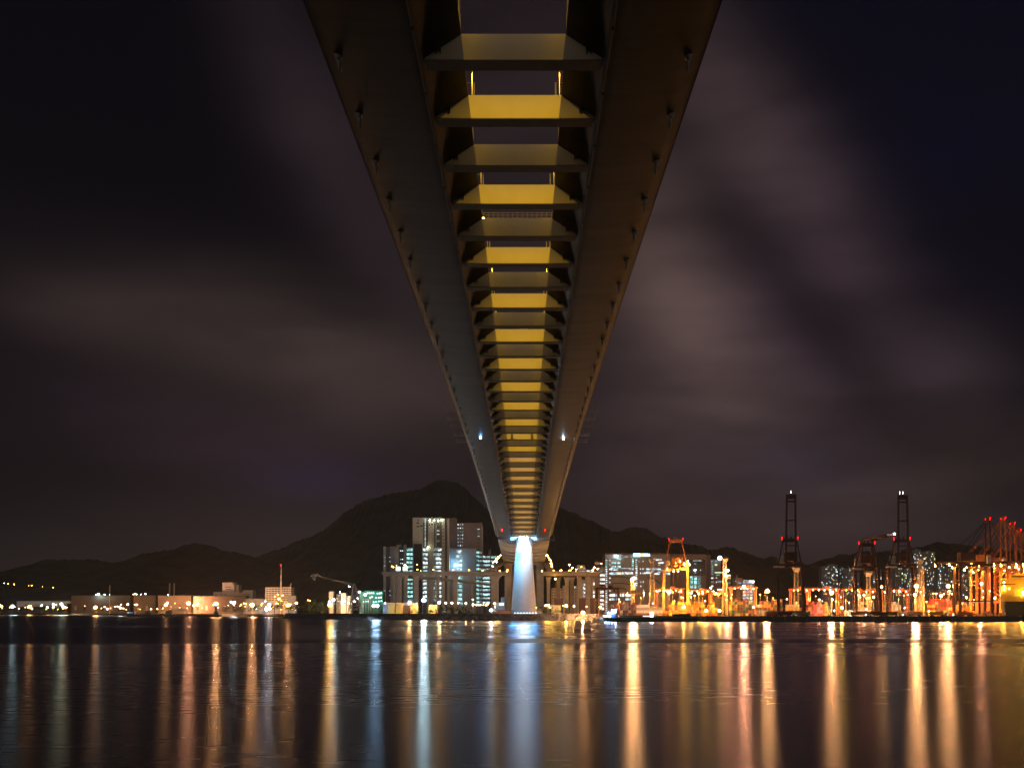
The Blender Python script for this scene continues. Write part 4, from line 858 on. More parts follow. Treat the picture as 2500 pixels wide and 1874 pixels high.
lamps([(1335.5, 1355, 'M', YEL), (1339, 1360.3, 'S', YEL), (1342.7, 1365.7, 'M', YEL), (1345.7, 1371, 'S', YEL), (1344, 1374.5, 'S', ORG), (1347.5, 1376.7, 'S', YEL), (1347, 1381.3, 'M', YEL), (1323, 1393.5, 'S', YEL)], 1246,
      'road lamp', 'on the right slip road', 'road lamps on the slip roads', base=VB)
lamps([(1351.5, 1392, 'S', YEL), (1361, 1394.5, 'T', PNK), (1369.5, 1392, 'M', YEL), (1374, 1394.8, 'T', PNK), (1385, 1394.8, 'T', PNK), (1389, 1392, 'S', YEL), (1393, 1391.7, 'S', YEL), (1396, 1394.8, 'T', PNK), (1390, 1378, 'M', PNK), (1397, 1385.7, 'M', YEL), (1406, 1394, 'T', PNK), (1416, 1397.5, 'S', YEL), (1419.5, 1383, 'S', YEL), (1447, 1391, 'M', ORG), (1450.5, 1385, 'M', ORG), (1458.5, 1388.5, 'S', ORG), (1460.5, 1387, 'S', ORG), (1468, 1375, 'S', PNK), (1407, 1389, 'S', ORG)], 1238,
      'road lamp', 'on the right viaduct', 'road lamps on the right viaduct', base=VB)
lamps([(1355.5, 1412.5, 'M', YEL)], 1234, 'road lamp', 'hanging below the right viaduct', 'road lamps below the right viaduct', base=GZ)
for a, b_, lab, txt in ((966.5, 977.5, 'left one of two glowing white road signboards on the left viaduct', 'A'), (983.5, 994.5, 'right one of two glowing white road signboards on the left viaduct', 'B')):
    t = thing('road_signboard', lab, 'road sign', (X((a+b_)/2, 1250), 1250, VB), 0, 'road signboards on the left viaduct'); hw = (X(b_, 1250)-X(a, 1250))/2; z0, z1 = Z(1392.5, 1250)-VB, Z(1382.5, 1250)-VB
    b = MB(); b.span(-hw, hw, -.3, .2, z0, z1); b.build('panel', em('signboard', (.88, 1, .92), 2.2), t)
    b = MB(); mg = mat('sign_green', (.03, .2, .12)); b.span(-hw*.5, -hw*.35, -.4, -.3, z0+.8, z1-.9); b.span(hw*.2, hw*.35, -.4, -.3, z0+1.4, z1-.9); b.span(-hw*.5, hw*.35, -.4, -.3, z1-1.5, z1-1.2); b.build('arrow_marking', mg, t)
    b = MB(); b.tube((-hw*.8, 0, -.2), (-hw*.8, 0, z0), .2); b.build('post', M_galv, t); b = MB(); b.tube((hw*.8, 0, -.2), (hw*.8, 0, z0), .2); b.build('post', M_galv, t)

# ------------------------------------------------------------------ port: cranes
M_crd = mat('crane_dark', (.085, .038, .028), .55, 0, .2, .3); M_cro = mat('crane_orange', (.50, .18, .045), .5, 0, .15, .3); M_crr = mat('crane_red', (.42, .12, .05), .5, 0, .15, .3); M_crp = mat('crane_pale', (.50, .42, .36), .6)
M_fl = em('crane_flood', (1, .52, .12), 110); M_flw = em('crane_flood_white', (.95, .97, 1), 14)
def sts(lab, px, d, rz, m, boom='up', w=22, g=17, hp=43, ha=66, top=98, side=False, lights=(), leg=2.3, rake=.07, lean=0.0, wl=True):
    """ship-to-shore crane; local -Y points to the water"""
    t = thing('container_crane', lab, 'crane', (X(px, d), d, GZ), rz, 'container cranes at the port')
    hw, hg = w/2, g/2
    for sx_ in (-1, 1):
        for sy in (-1, 1):
            b = MB(); p0 = Vector((sx_*hw, sy*hg, 3)); p1 = Vector((sx_*hw*.94+lean, sy*hg, hp)); b.beam(p0, p1, leg, leg*1.05)
            lg = b.build('leg', m, t)
            if sy < 0 and sx_ < 0:
                b = MB()
                for q in range(9): b.box((sx_*hw-1.3, sy*hg, 6+q*4.2), (1.4, 1.2, .15)); b.beam((sx_*hw-1.9, sy*hg-.5, 6+q*4.2), (sx_*hw-.7, sy*hg-.5, 10.2+q*4.2), .12, .12)
                b.build('stairway', m, lg)
            b = MB()
            for q in (-3, -1, 1, 3): b.tube((sx_*hw+q*1.1, sy*hg-.5, .5), (sx_*hw+q*1.1, sy*hg+.5, .5), .5, 8)
            b.box((sx_*hw, sy*hg, 1.5), (8.5, .9, 1.0)); b.beam((sx_*hw, sy*hg, 1.8), (sx_*hw, sy*hg, 3.2), 2.4, 1); b.build('bogie', M_crd, t)
    for sy in (-1, 1):
        b = MB(); b.beam((-hw-.8, sy*hg, 3.6), (hw+.8, sy*hg, 3.6), 1.3, 1.8); b.build('sill_beam', m, t)
        b = MB(); b.beam((-hw*.94-1+lean, sy*hg, hp), (hw*.94+1+lean, sy*hg, hp), 1.2, 1.8); b.build('portal_beam', m, t)
    for sx_ in (-1, 1):
        b = MB(); b.beam((sx_*hw, -hg, 13), (sx_*hw, hg, 13), 1, 1.4); b.beam((sx_*hw*.95+lean, -hg, hp), (sx_*hw*.95+lean, hg, hp), 1.2, 1.8); b.beam((sx_*hw, -hg, 14), (sx_*hw+lean*.6, hg, 30), .6, .6); b.beam((sx_*hw+lean*.6, hg, 30), (sx_*hw+lean, -hg, hp), .6, .6); b.build('side_brace', m, t)
    for sx_ in (-1, 1):
        b = MB(); b.beam((sx_*3.8+lean, -hg-2, hp+2.2), (sx_*3.8+lean, hg+15, hp+2.2), 1.3, 2.0); b.build('girder', m, t)
    b = MB(); b.box((lean+1, hg*.4, hp+7.2), (11, 12, 7)); b.box((lean+1, hg*.4, hp+10.9), (11.6, 12.6, .4)); mh = b.build('machinery_house', m, t)
    b = MB(); b.box((lean-7.5, -hg+2, hp+4.4), (4.6, 3, 6.5)); b.build('stair_house', M_crp, t)
    b = MB(); b.box((lean-9, -hg-1, hp-1.6), (9, 2.6, 1.6), rz=.12); b.build('cab_rail', M_crp, t)
    b = MB(); b.box((lean-2, -hg-5, hp-1.2), (2.6, 2.6, 2.6)); b.build('cab', M_crd, t)
    for sx_ in (-1, 1):
        b = MB(); b.beam((sx_*hw*.9+lean, -hg, hp+.6), (sx_*5.6+lean, -hg+1, ha), 1.0, 1.1); b.beam((sx_*hw*.9+lean, hg, hp+.6), (sx_*5.6+lean, -hg+1.6, ha), .5, .5); b.build('apex_leg', m, t)
        b = MB(); b.beam((sx_*5.0+lean, -hg+1, ha), (sx_*3.8+lean, hg+14, hp+3), .35, .35); b.build('back_stay', m, t)
    b = MB(); b.beam((-6.2+lean, -hg+1, ha), (6.2+lean, -hg+1, ha), 1.6, 3.0); b.box((lean-1.8, -hg+1, ha+2.6), (.8, .8, 2.6)); b.box((lean+1, -hg+1, ha+2.2), (1.4, .8, 2)); b.build('apex_beam', m, t)
    by = -hg-2; bm = []
    if boom == 'up':
        tp = Vector((lean+1.2, by+9, top)); bs = Vector((lean+.8, by, hp+1.5))
        for sx_ in (-1, 1): b = MB(); b.beam(bs+Vector((sx_*4.1, 0, 0)), tp+Vector((sx_*3.4, 0, 0)), 1.7, 2.4); b.build('boom', m, t)
        for f, h in ((.97, 3.2), (.90, 1.2), (.62, 1.0), (.25, .8)):
            b = MB(); q = bs.lerp(tp, f); ww = 4.1+(3.4-4.1)*f; b.beam(q+Vector((-ww, 0, 0)), q+Vector((ww, 0, 0)), 1.0, h*1.2); b.build('boom_tie', m, t)
        b = MB(); b.tube(bs+Vector((-.6, 0, 0)), tp+Vector((-.6, 0, -6)), .1, 5); b.tube(bs+Vector((.9, 0, 0)), tp+Vector((.9, 0, -6)), .1, 5); b.tube((lean-4, -hg+1, ha), tp+Vector((-3.4, 0, -18)), .14, 5); b.tube((lean+4, -hg+1, ha), tp+Vector((3.4, 0, -18)), .14, 5); b.build('hoist_rope', m, t)
    elif boom == 'folded':
        kn = Vector((lean, by, top)); dr = Vector((.62, -.72, .10)).normalized()
        for sx_ in (-1, 1): b = MB(); b.beam(Vector((lean+sx_*4, by, hp+1.5)), kn+Vector((sx_*4, 0, 0)), 1.4, 2.2); b.beam(kn+Vector((sx_*4, 0, 0)), kn+dr*27+Vector((sx_*3, sx_*2, 0)), 1.3, 1.8); b.build('boom', m, t)
        for q in (1, 13, 26): b = MB(); b.beam(kn+dr*q+Vector((-3.4, -1.5, 0)), kn+dr*q+Vector((3.4, 1.5, 0)), .8, 1); b.build('boom_tie', m, t)
        b = MB(); b.ball(kn+dr*29+Vector((1, 0, .5)), .7); b.build('boom_lamp', lampmat(WHT, 'S'), t)
    else:                                              # lowered over the ship
        for sx_ in (-1, 1): b = MB(); b.beam((sx_*3.8+lean, by, hp+2.2), (sx_*3.8+lean, by-44, hp+3), 1.2, 2.0); b.build('boom', m, t)
        for q in range(4, 45, 8): b = MB(); b.beam((-3.8+lean, by-q, hp+2.6), (3.8+lean, by-q, hp+2.6), .7, .9); b.build('boom_tie', m, t)
        for sx_ in (-1, 1): b = MB(); b.beam((sx_*5+lean, -hg+1, ha), (sx_*3.8+lean, by-20, hp+3), .4, .4); b.beam((sx_*5+lean, -hg+1, ha), (sx_*3.8+lean, by-42, hp+3.4), .4, .4); b.build('fore_stay', m, t)
        b = MB(); b.box((lean, by-14, hp+.2), (5, 4, 1.6)); [b.tube((lean+q, by-14, hp), (lean+q, by-14, hp-16), .08, 5) for q in (-2, 2)]; b.box((lean, by-14, hp-16.5), (2.4, 12, .8)); b.build('trolley', M_crd, t)
    for sx_ in (-1, 1):
        b = MB(); b.ball((sx_*6.6+lean, -hg+.5, ha+2.6), .32); b.tube((sx_*6.2+lean, -hg+1, ha+.5), (sx_*6.6+lean, -hg+.6, ha+2.3), .2); b.build('beacon', M_red, t)
    for (x, y, z, wht) in lights:
        b = MB(); b.ball((x+lean, y, z), (.28 if wht else .6), 8, 5, .7); b.beam((x+lean, y, z+.4), (x+lean, y+.4, z+1.8), .2, .2); b.build('floodlight', M_flw if wht else M_fl, t)
        if not wht: spot(t, (x+lean, y-.9, z-.6), (0, .25, -1), 26000 if d < 1080 and px > 2300 else 60000, (1, .46, .08), 165)
    return t
sts('dark container crane with its boom raised, left of the two tallest', 1932, 900, math.radians(-13), M_crd, 'up', 21, 22, 43.5, 64, 103, lean=-1.5, lights=((1, -3, 104.5, 1),))
sts('dark container crane with its boom raised, under two white top lamps', 2203, 905, math.radians(-13), M_crd, 'up', 22, 22, 43.5, 64, 103, lean=-1.5, lights=((-1, -3, 104.6, 1), (1.6, -3, 104.6, 1)))
sts('dark container crane with a folded boom and white boom lamp', 2118, 915, math.radians(-13), M_crd, 'folded', 20, 22, 42, 61, 65, lean=-1.5)
sts('orange floodlit container crane standing alone before the office block', 1650, 1000, math.radians(-8), M_cro, 'down', 23, 20, 44, 70, 0, lights=((-8, -11, 43, 0), (0, -16, 47.5, 0), (3.8, -16, 50, 0), (7.5, -14, 47.5, 0), (11, -11, 50, 0), (12.6, -11, 47.5, 0), (-2, -30, 41, 0), (2, -24, 41, 0)), leg=2.2)
QD = math.atan2(565-402, 1190-861)                     # the side berth runs away from the viewer
for i, (px, d, m, ha, lab) in enumerate(((2385, 915, M_crd, 82, 'nearest dark side-on container crane with long stays over the ship'), (2424, 955, M_cro, 86, 'orange lit side-on container crane just behind the dark one'), (2449, 1010, M_crr, 86, 'red side-on container crane behind the orange one'), (2466, 1070, M_crr, 84, 'farthest red side-on container crane'))):
    sts(lab, px-10, d, math.radians(90)-QD*.25, m, 'down', 18, 26, 44, ha, 0, leg=1.9, lights=tuple((-5.5 if q % 2 else 5.5, 30-q*9.2, 43.6, 0) for q in range(9)), lean=0)

# ------------------------------------------------------------------ lattice light towers
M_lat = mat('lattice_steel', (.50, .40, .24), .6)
def lattice(px, pt_, d, w0, w1, lab, head=True, m=None, lmps=()):
    t = thing('lattice_light_tower', lab, 'light tower', (X(px, d), d, GZ), 0, 'lattice light towers in the port'); h = Z(pt_, d)-GZ; n_ = max(6, int(h/4.6)); m = m or M_lat
    f = lambda q: (w0+(w1-w0)*q)/2
    b = MB(); cs = ((-1, -1), (1, -1), (1, 1), (-1, 1))
    for cx, cy in cs: b.beam((cx*f(0), cy*f(0), 0), (cx*f(1), cy*f(1), h), .26, .26)
    for k in range(n_):
        q0, q1 = k/n_, (k+1)/n_
        for i in range(4):
            (ax, ay), (bx, by) = cs[i], cs[(i+1) % 4]
            A = (ax*f(q0), ay*f(q0), h*q0); Bp = (bx*f(q1), by*f(q1), h*q1); A2 = (bx*f(q0), by*f(q0), h*q0); B2 = (ax*f(q1), ay*f(q1), h*q1)
            b.beam(A, Bp, .11, .11); b.beam(B2, Bp, .11, .11)
    b.build('lattice', m, t)
    if head:
        b = MB(); r0, r1 = w1*.6, w1*1.15
        b.sweep([[(x*r, y*r, z) for x, y in cs] for r, z in ((r0, h-1), (r1, h+2.2), (r1, h+2.6))]); b.build('platform', m, t)
        b = MB()
        for z in (h+3.2, h+3.9):
            for i in range(4): (ax, ay), (bx, by) = cs[i], cs[(i+1) % 4]; b.beam((ax*r1, ay*r1, z), (bx*r1, by*r1, z), .1, .1)
        for cx, cy in cs: b.beam((cx*r1, cy*r1, h+2.4), (cx*r1, cy*r1, h+4), .12, .12)
        b.tube((0, 0, h+2), (0, 0, h+6.5), .1); b.build('railing', m, t)
    for (lx, ly, k, c) in lmps:
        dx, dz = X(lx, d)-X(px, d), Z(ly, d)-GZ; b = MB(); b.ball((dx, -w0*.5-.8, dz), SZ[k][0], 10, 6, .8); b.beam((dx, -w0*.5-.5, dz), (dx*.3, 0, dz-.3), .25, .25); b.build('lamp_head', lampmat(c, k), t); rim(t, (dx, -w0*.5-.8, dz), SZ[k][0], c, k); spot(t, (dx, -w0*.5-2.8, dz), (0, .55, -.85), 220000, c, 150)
    return t
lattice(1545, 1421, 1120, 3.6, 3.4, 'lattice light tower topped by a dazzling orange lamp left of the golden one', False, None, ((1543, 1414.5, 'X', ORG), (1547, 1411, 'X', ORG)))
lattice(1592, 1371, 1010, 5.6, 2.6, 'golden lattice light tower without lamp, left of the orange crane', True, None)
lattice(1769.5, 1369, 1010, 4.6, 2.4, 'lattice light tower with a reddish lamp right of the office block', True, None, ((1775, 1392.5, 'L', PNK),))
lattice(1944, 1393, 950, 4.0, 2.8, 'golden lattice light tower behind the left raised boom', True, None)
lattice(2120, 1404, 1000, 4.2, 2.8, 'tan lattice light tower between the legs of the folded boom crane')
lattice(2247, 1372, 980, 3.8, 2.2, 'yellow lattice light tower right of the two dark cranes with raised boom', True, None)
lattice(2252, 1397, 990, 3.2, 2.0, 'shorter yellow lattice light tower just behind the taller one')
def mast(px, py, d, k, c, lab, n_=6):
    t = thing('high_mast_light', lab, 'light mast', (X(px, d), d, GZ), 0, 'high mast lights in the port'); h = Z(py, d)-GZ; r = SZ[k][0]
    b = MB(); b.tube((0, 0, 0), (0, 0, h), .45, 8, .22); b.build('pole', M_pole, t); b = MB(); b.tube((0, 0, h-.3), (0, 0, h+.2), r*1.2, 12); b.build('ring', M_pole, t)
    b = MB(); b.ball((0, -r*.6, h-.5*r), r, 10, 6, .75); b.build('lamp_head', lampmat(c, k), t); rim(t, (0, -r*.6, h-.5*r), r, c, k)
    spot(t, (0, -1.5*r-.3, h-.5*r), (0, .55, -.85), 380000 if k in 'XL' else 120000, c, 150)
mast(1873, 1440, 930, 'X', ORG, 'dazzling orange mast light left of the first raised boom crane')
mast(2029.5, 1444, 935, 'X', ORG, 'dazzling orange mast light among the red gantries')
mast(2314, 1428, 940, 'X', ORG, 'most dazzling orange mast light, left of the side-on cranes')
mast(2297, 1452, 960, 'L', ORG, 'smaller orange mast light below the most dazzling one')
mast(2236, 1428, 886, 'X', ORG, 'dazzling orange mast light beside the yellow lattice tower')
mast(2233, 1450, 884, 'L', ORG, 'lower orange mast light beside the yellow lattice tower')
mast(2151, 1430.5, 940, 'L', ORG, 'orange mast light between the two dark cranes on the right')
mast(2318, 1442, 1000, 'S', PNK, 'small pinkish mast light under the most dazzling one')
lamps([(1669, 1481, 'L', YEL), (1723.5, 1490, 'L', YEL), (1756.5, 1490, 'L', YEL), (1840, 1481, 'M', YEL), (2037, 1489, 'S', WHT), (2055, 1483, 'L', YEL), (2115.5, 1486.5, 'S', WHT), (2148.5, 1487, 'S', WHT), (2209, 1482.5, 'S', WHT), (2268.5, 1491, 'S', WHT), (2405.5, 1487.5, 'L', PNK), (2479, 1451, 'M', YEL), (2083, 1499, 'T', WHT)], 925,
      'lamp', 'low on the container quay', 'low lamps on the container quay', cat='quay lamp', name='quay_lamp', sp_=(70000, (0, 1, .12), 150))
lamps([(1687.5, 1447, 'M', YEL), (1706.5, 1448, 'M', YEL), (1715.5, 1447, 'M', YEL), (1748.5, 1448.5, 'M', YEL), (1696, 1453, 'S', YEL), (1687, 1457, 'S', YEL), (1664, 1457, 'S', YEL), (1634, 1446, 'M', PNK), (1642, 1445, 'S', YEL), (1603, 1442, 'S', PNK), (1609, 1441.5, 'S', PNK), (1621, 1441, 'S', PNK), (1629.5, 1441.5, 'M', PNK), (1659, 1444, 'S', PNK), (1663, 1444, 'S', PNK),
       (1735.5, 1434.5, 'M', PNK), (1816, 1432, 'X', PNK), (1513, 1468, 'S', PNK), (1572, 1447, 'S', WHT), (1785, 1459, 'S', YEL), (1773, 1463, 'T', YEL), (2000, 1463, 'M', ORG), (2032, 1463, 'M', ORG), (2053, 1457, 'S', PNK), (2097, 1452, 'M', PNK), (2100, 1457, 'S', PNK), (2109, 1452, 'M', PNK), (2118, 1459, 'S', PNK), (2122, 1459, 'S', PNK), (2133, 1457, 'M', PNK), (2066, 1440, 'S', YEL), (2094, 1440, 'S', YEL), (2161, 1446, 'S', PNK), (2182, 1440.5, 'S', PNK),
       (2195, 1440.5, 'S', PNK), (2216, 1451, 'S', PNK), (2279, 1448, 'S', PNK), (2286, 1448, 'S', PNK), (2256, 1452, 'T', PNK), (2343, 1453, 'T', YEL), (2359.5, 1457.5, 'M', YEL), (2400, 1457.5, 'S', YEL), (2429, 1459.5, 'M', YEL), (2396, 1424, 'L', PNK), (2399.5, 1441.5, 'S', PNK), (2456.5, 1452.5, 'S', WHT)], 950,
      'yard lamp', 'among the container stacks', 'yard lamps among the container stacks', cat='yard lamp', name='yard_lamp', sp_=(150000, (0, .75, -.6), 150))

q = random.Random(21); ex = []
for px in range(1515, 2450, 17): ex.append((px+q.uniform(-6, 6), q.uniform(1440, 1472), q.choice('TTS'), q.choice((YEL, PNK, ORG))))
lamps(ex, 985, 'work lamp', 'in the container yard', 'work lamps in the container yard', cat='work lamp', name='work_lamp', sp_=(160000, (0, .8, -.5), 160))
# ------------------------------------------------------------------ yard gantries
def rtg(px0, px1, pyt, d, m, lab, lights=4, lc=PNK, cab=True):
    w = X(px1, d)-X(px0, d); t = thing('yard_gantry', lab, 'gantry crane', (X((px0+px1)/2, d), d, GZ), 0, 'yard gantries among the containers'); h = Z(pyt, d)-GZ; g = 7
    for sx_ in (-1, 1):
        for sy in (-1, 1):
            b = MB(); b.beam((sx_*w/2, sy*g/2, 1.4), (sx_*w/2*.98, sy*g/2, h-1), .9, .8); b.build('leg', m, t)
        b = MB(); b.beam((sx_*w/2, -g/2-1.5, 1.4), (sx_*w/2, g/2+1.5, 1.4), .8, 1); b.build('sill_beam', m, t); b = MB(); b.beam((sx_*w/2, -g/2, h*.55), (sx_*w/2, g/2, h*.55), .4, .5); b.build('leg_brace', m, t)
        for sy in (-1, 1): b = MB(); b.tube((sx_*w/2-.35, sy*g/2, .75), (sx_*w/2+.35, sy*g/2, .75), .75, 10); b.build('wheel', M_crd, t)
    for sy in (-1, 1): b = MB(); b.beam((-w/2-1.2, sy*g/2, h-.5), (w/2+1.2, sy*g/2, h-.5), .8, 1.4); b.build('girder', m, t)
    b = MB(); b.box((w*.12, 0, h+1.2), (4.5, 5.5, 2.0)); b.box((w*.12+3.6, -2.4, h-2.6), (1.8, 1.8, 2.2)); b.box((w*.12, 0, h-5), (6, 2.4, .6)); [b.tube((w*.12+q, 0, h), (w*.12+q, 0, h-5), .07, 4) for q in (-1.5, 1.5)]; b.build('trolley', m, t)
    b = MB()
    for z in (h+.6, h+1.2): b.beam((-w/2-1, -g/2-.5, z), (w/2+1, -g/2-.5, z), .07, .07)
    for q in range(9): b.box((-w/2+w*q/8, -g/2-.5, h+.6), (.08, .08, 1.3))
    b.build('railing', m, t)
    for q in range(lights): x = -w/2+w*(q+.5)/lights; b = MB(); b.ball((x, -g/2-.6, h-1.6), .42, 7, 4, .6); b.box((x, -g/2-.4, h-1.2), (.3, .4, .6)); b.build('floodlight', lampmat(lc, 'S'), t)
rtg(1457, 1509, 1434.5, 955, M_crd, 'dark brown yard gantry left of the tug', 0)
rtg(1462, 1476, 1431, 985, M_crd, 'narrow dark yard gantry at the left end of the quay', 0)
rtg(1511, 1568, 1445.5, 1035, M_crd, 'dark yard gantry under the dazzling lattice tower lamp', 0)
rtg(1603, 1668, 1437, 1060, M_crr, 'red yard gantry behind the lone orange crane', 5)
rtg(1682, 1732, 1440, 1050, M_cro, 'orange yard gantry right of the lone orange crane', 4, YEL)
rtg(1736, 1774, 1446, 1040, M_cro, 'orange yard gantry behind the lattice tower with the reddish lamp', 3, YEL)
rtg(1784, 1845, 1433, 1010, M_crr, 'red yard gantry in front of the depot office', 4)
rtg(1930, 1972, 1437, 1040, M_crr, 'red yard gantry behind the first raised boom crane', 4)
rtg(1975, 2045, 1436, 990, M_crr, 'large red yard gantry with a dazzling mast light before it', 5)
rtg(2056, 2098, 1437, 1060, M_crr, 'red yard gantry left of the folded boom crane', 3, YEL)
rtg(2104, 2152, 1441, 1070, M_cro, 'orange yard gantry behind the folded boom crane', 3)
rtg(2172, 2216, 1440, 1060, M_crr, 'red yard gantry behind the second raised boom crane', 3)
rtg(2272, 2330, 1446, 1050, M_crd, 'dim yard gantry above the green and red containers', 3)

# ------------------------------------------------------------------ containers
CC = [('maroon', (.12, .025, .02)), ('brown', (.12, .06, .04)), ('grey', (.17, .16, .15)), ('orange', (.42, .16, .03)), ('white', (.36, .33, .29)), ('dark blue', (.03, .06, .16)), ('dark green', (.04, .12, .07)), ('yellow', (.52, .36, .06)), ('red', (.36, .04, .03)), ('black', (.04, .04, .045))]
def contmesh(l_x, l_y, nm):
    b = MB(); h = 2.58; b.box((0, 0, h/2), (l_x-.16, l_y-.16, h-.12))
    for sx_ in (-1, 1):
        for sy in (-1, 1): b.box((sx_*(l_x/2-.08), sy*(l_y/2-.08), h/2), (.16, .16, h-.01))
    for z in (.08, h-.08):
        for sy in (-1, 1): b.box((0, sy*(l_y/2-.07), z), (l_x-.34, .12, .14))
    if l_x > 5:
        n_ = int(l_x/.55)
        for q in range(n_): b.box((-l_x/2+(q+.5)*l_x/n_, -l_y/2+.055, h/2), (.2, .05, h-.4))
    else:
        for x in (-.75, -.3, .3, .75): b.tube((x, -l_y/2+.03, .2), (x, -l_y/2+.03, h-.2), .035, 5)
        b.box((0, -l_y/2+.05, h/2), (.05, .06, h-.3))
    return b
CM = {}
def cont(c, end):
    k = (c, end)
    if k not in CM:
        nm, col = CC[c]; o = contmesh(2.44 if end else 12.19, 12.19 if end else 2.44, nm).build('shipping_container', mat('container_'+nm.replace(' ', '_'), col, .55, 0, .25, .9, 0, .3)); CM[k] = (o, False); return o
    o, _ = CM[k]; o2 = o.copy(); C.objects.link(o2); return o2
def stack(px0, d, cols, heights, end, where, pal, gap=.12, z0=GZ):
    w = 2.44 if end else 12.19; x = X(px0, d)+w/2
    for c in range(cols):
        for k in range(heights[c % len(heights)]):
            ci = R.choice(pal); o = cont(ci, end); o.location = (x, d+6 if end else d, z0+k*2.6)
            lab = f"{CC[ci][0]} container, {nth(c)} column, {nth(k)} tier, {where}"
            tag(o, lab, 'container', 'stacked containers '+where)
        x += w+gap
D_ = [0, 1, 1, 2, 4, 9, 5, 0]; O_ = [3, 7, 3, 1, 4, 3, 7]; M_ = [1, 0, 2, 3, 9, 4, 1, 6]
stack(1487, 985, 13, [2, 4, 4, 3, 4, 5, 4, 4, 4, 5, 3, 4, 4], True, 'stack behind the tug', D_+[4, 2])
stack(1553, 975, 2, [4, 3], False, 'stack left of the golden lattice tower', [4, 4, 2, 1])
stack(1607, 1030, 2, [3, 4], False, 'stack under the left legs of the orange crane', [4, 3, 4, 1])
stack(1634, 1000, 3, [4, 5, 4], True, 'stack between the orange crane legs', O_)
stack(1655, 1005, 2, [5, 5], False, 'long stack right of the orange crane', O_)
stack(1686, 985, 6, [4, 5, 5, 3, 4, 3], True, 'stack right of the orange crane', O_+[9])
stack(1725, 990, 4, [3, 4, 5, 3], True, 'stack left of the reddish lamp tower', O_+[4, 8])
stack(1786, 950, 7, [4, 5, 6, 6, 5, 6, 5], True, 'stack in front of the depot office', M_+[9, 9, 3])
stack(1853, 950, 5, [4, 5, 5, 5, 4], True, 'stack left of the first raised boom crane', M_+[4])
stack(1884, 985, 4, [5, 6, 5, 6], True, 'rear stack left of the first raised boom crane', M_)
stack(1918, 960, 2, [4, 3], False, 'stack seen through the first raised boom crane', [4, 3, 4, 7, 1])
stack(1974, 945, 5, [4, 5, 4, 5, 3], True, 'stack right of the first raised boom crane', [8, 1, 0, 3, 2, 8])
stack(2000, 965, 4, [5, 4, 5, 4], True, 'stack beside the red gantry leg', [8, 1, 3, 6])
stack(2062, 950, 2, [2, 2], False, 'low pale stack left of the folded boom crane', [4, 4, 2])
stack(2094, 970, 4, [4, 5, 3, 4], True, 'stack behind the folded boom crane', [1, 3, 4, 6])
stack(2166, 975, 5, [5, 4, 5, 5, 4], True, 'pale stack before the second raised boom crane', [4, 2, 4, 2, 6])
stack(2276, 950, 8, [5, 6, 5, 6, 6, 5, 6, 5], True, 'stack left of the side-on cranes', [8, 0, 6, 7, 1, 8, 0])
stack(2345, 985, 4, [4, 5, 4, 4], True, 'stack between the side-on crane legs', [9, 1, 3, 2])

# ------------------------------------------------------------------ ship alongside the side berth
M_hull = mat('ship_hull', (.03, .04, .03), .5, 0, .2, .1); M_sup = mat('ship_yellow', (.42, .30, .05), .6, 0, .1, .2)
sd = 905; t = thing('container_ship', 'container ship with a yellow lit superstructure berthed at the right edge', 'ship', (X(2446, sd)+16, sd, 0), -QD)
b = MB(); secs = []
for y, w_, zb in ((0, 12.5, 3), (4, 15, 1), (12, 16, -1), (170, 16, -1), (195, 11, -1), (212, 1.0, 2)):
    secs.append([(-w_, y, 17), (-w_, y, 12), (-w_*.93, y, 5), (-w_*.8, y, zb), (w_*.8, y, zb), (w_*.93, y, 5), (w_, y, 12), (w_, y, 17)])
b.sweep(secs); b.build('hull', M_hull, t)
b = MB(); b.span(-15.6, 15.6, 2, 22, 17, 21.4); b.span(-12.5, 12.5, 6, 20, 21.4, 25); b.span(-11, 12, 6, 19, 25, 36); b.span(-15.5, -11, 7, 18, 21.4, 30); b.build('superstructure', M_sup, t)
b = MB(); b.span(-15.8, 15.8, 8, 15, 36, 36.8); b.span(-7.5, 8.5, 7, 16, 36.8, 40); b.span(-8, 9, 6.6, 16.4, 40, 40.5); b.build('wheelhouse', M_sup, t)
b = MB(); b.span(-7, 8, 6.9, 7.1, 37.9, 39.3); b.build('window', mat('wheelhouse_glass', (.03, .05, .04), .1), t)
b = MB(); b.tube((0, 11, 40.5), (0, 11, 47), .5, 8, .3); b.beam((-3, 11, 44.5), (3, 11, 44.5), .3, .3); b.build('mast', M_crd, t)
b = MB(); b.span(-4.5, 3.5, 20, 27, 21, 42); b.build('funnel', M_sup, t)
for q in range(3): b = MB(); b.ball((-13.2, 6, 33.5-q*3.1 if q else 33.5), .5, 8, 5); b.box((-13.2, 6.7, 33.5-q*3.1 if q else 33.5), (.3, 1, .3)); b.build('deck_lamp', lampmat(YEL, 'M'), t)
b = MB(); b.ball((2, 1, 24.6), .9); b.box((2, 1.6, 23.6), (.4, .6, 2)); b.build('deck_lamp', lampmat(YEL, 'M'), t)
b = MB(); b.ball((-9, 5, 28), .5); b.box((-9, 5.6, 28), (.3, 1, .3)); b.build('deck_lamp', lampmat(YEL, 'S'), t)
b = MB()
for z in (22.4, 23): b.beam((-15.4, 2.1, z), (15.4, 2.1, z), .1, .1)
for q in range(17): b.box((-15.4+q*1.92, 2.1, 22.2), (.1, .1, 1.6))
b.build('railing', M_sup, t)
b = MB(); b.span(-14.5, -10.5, 1.4, 2, 8, 15.5); b.build('stern_ladder', M_sup, t)
for q in range(5):
    b = MB(); b.span(-14+q*6, -9+q*6, 1.6, 2.2, 9+(q % 2), 14); b.build('stern_port', M_hull, t) if q else None

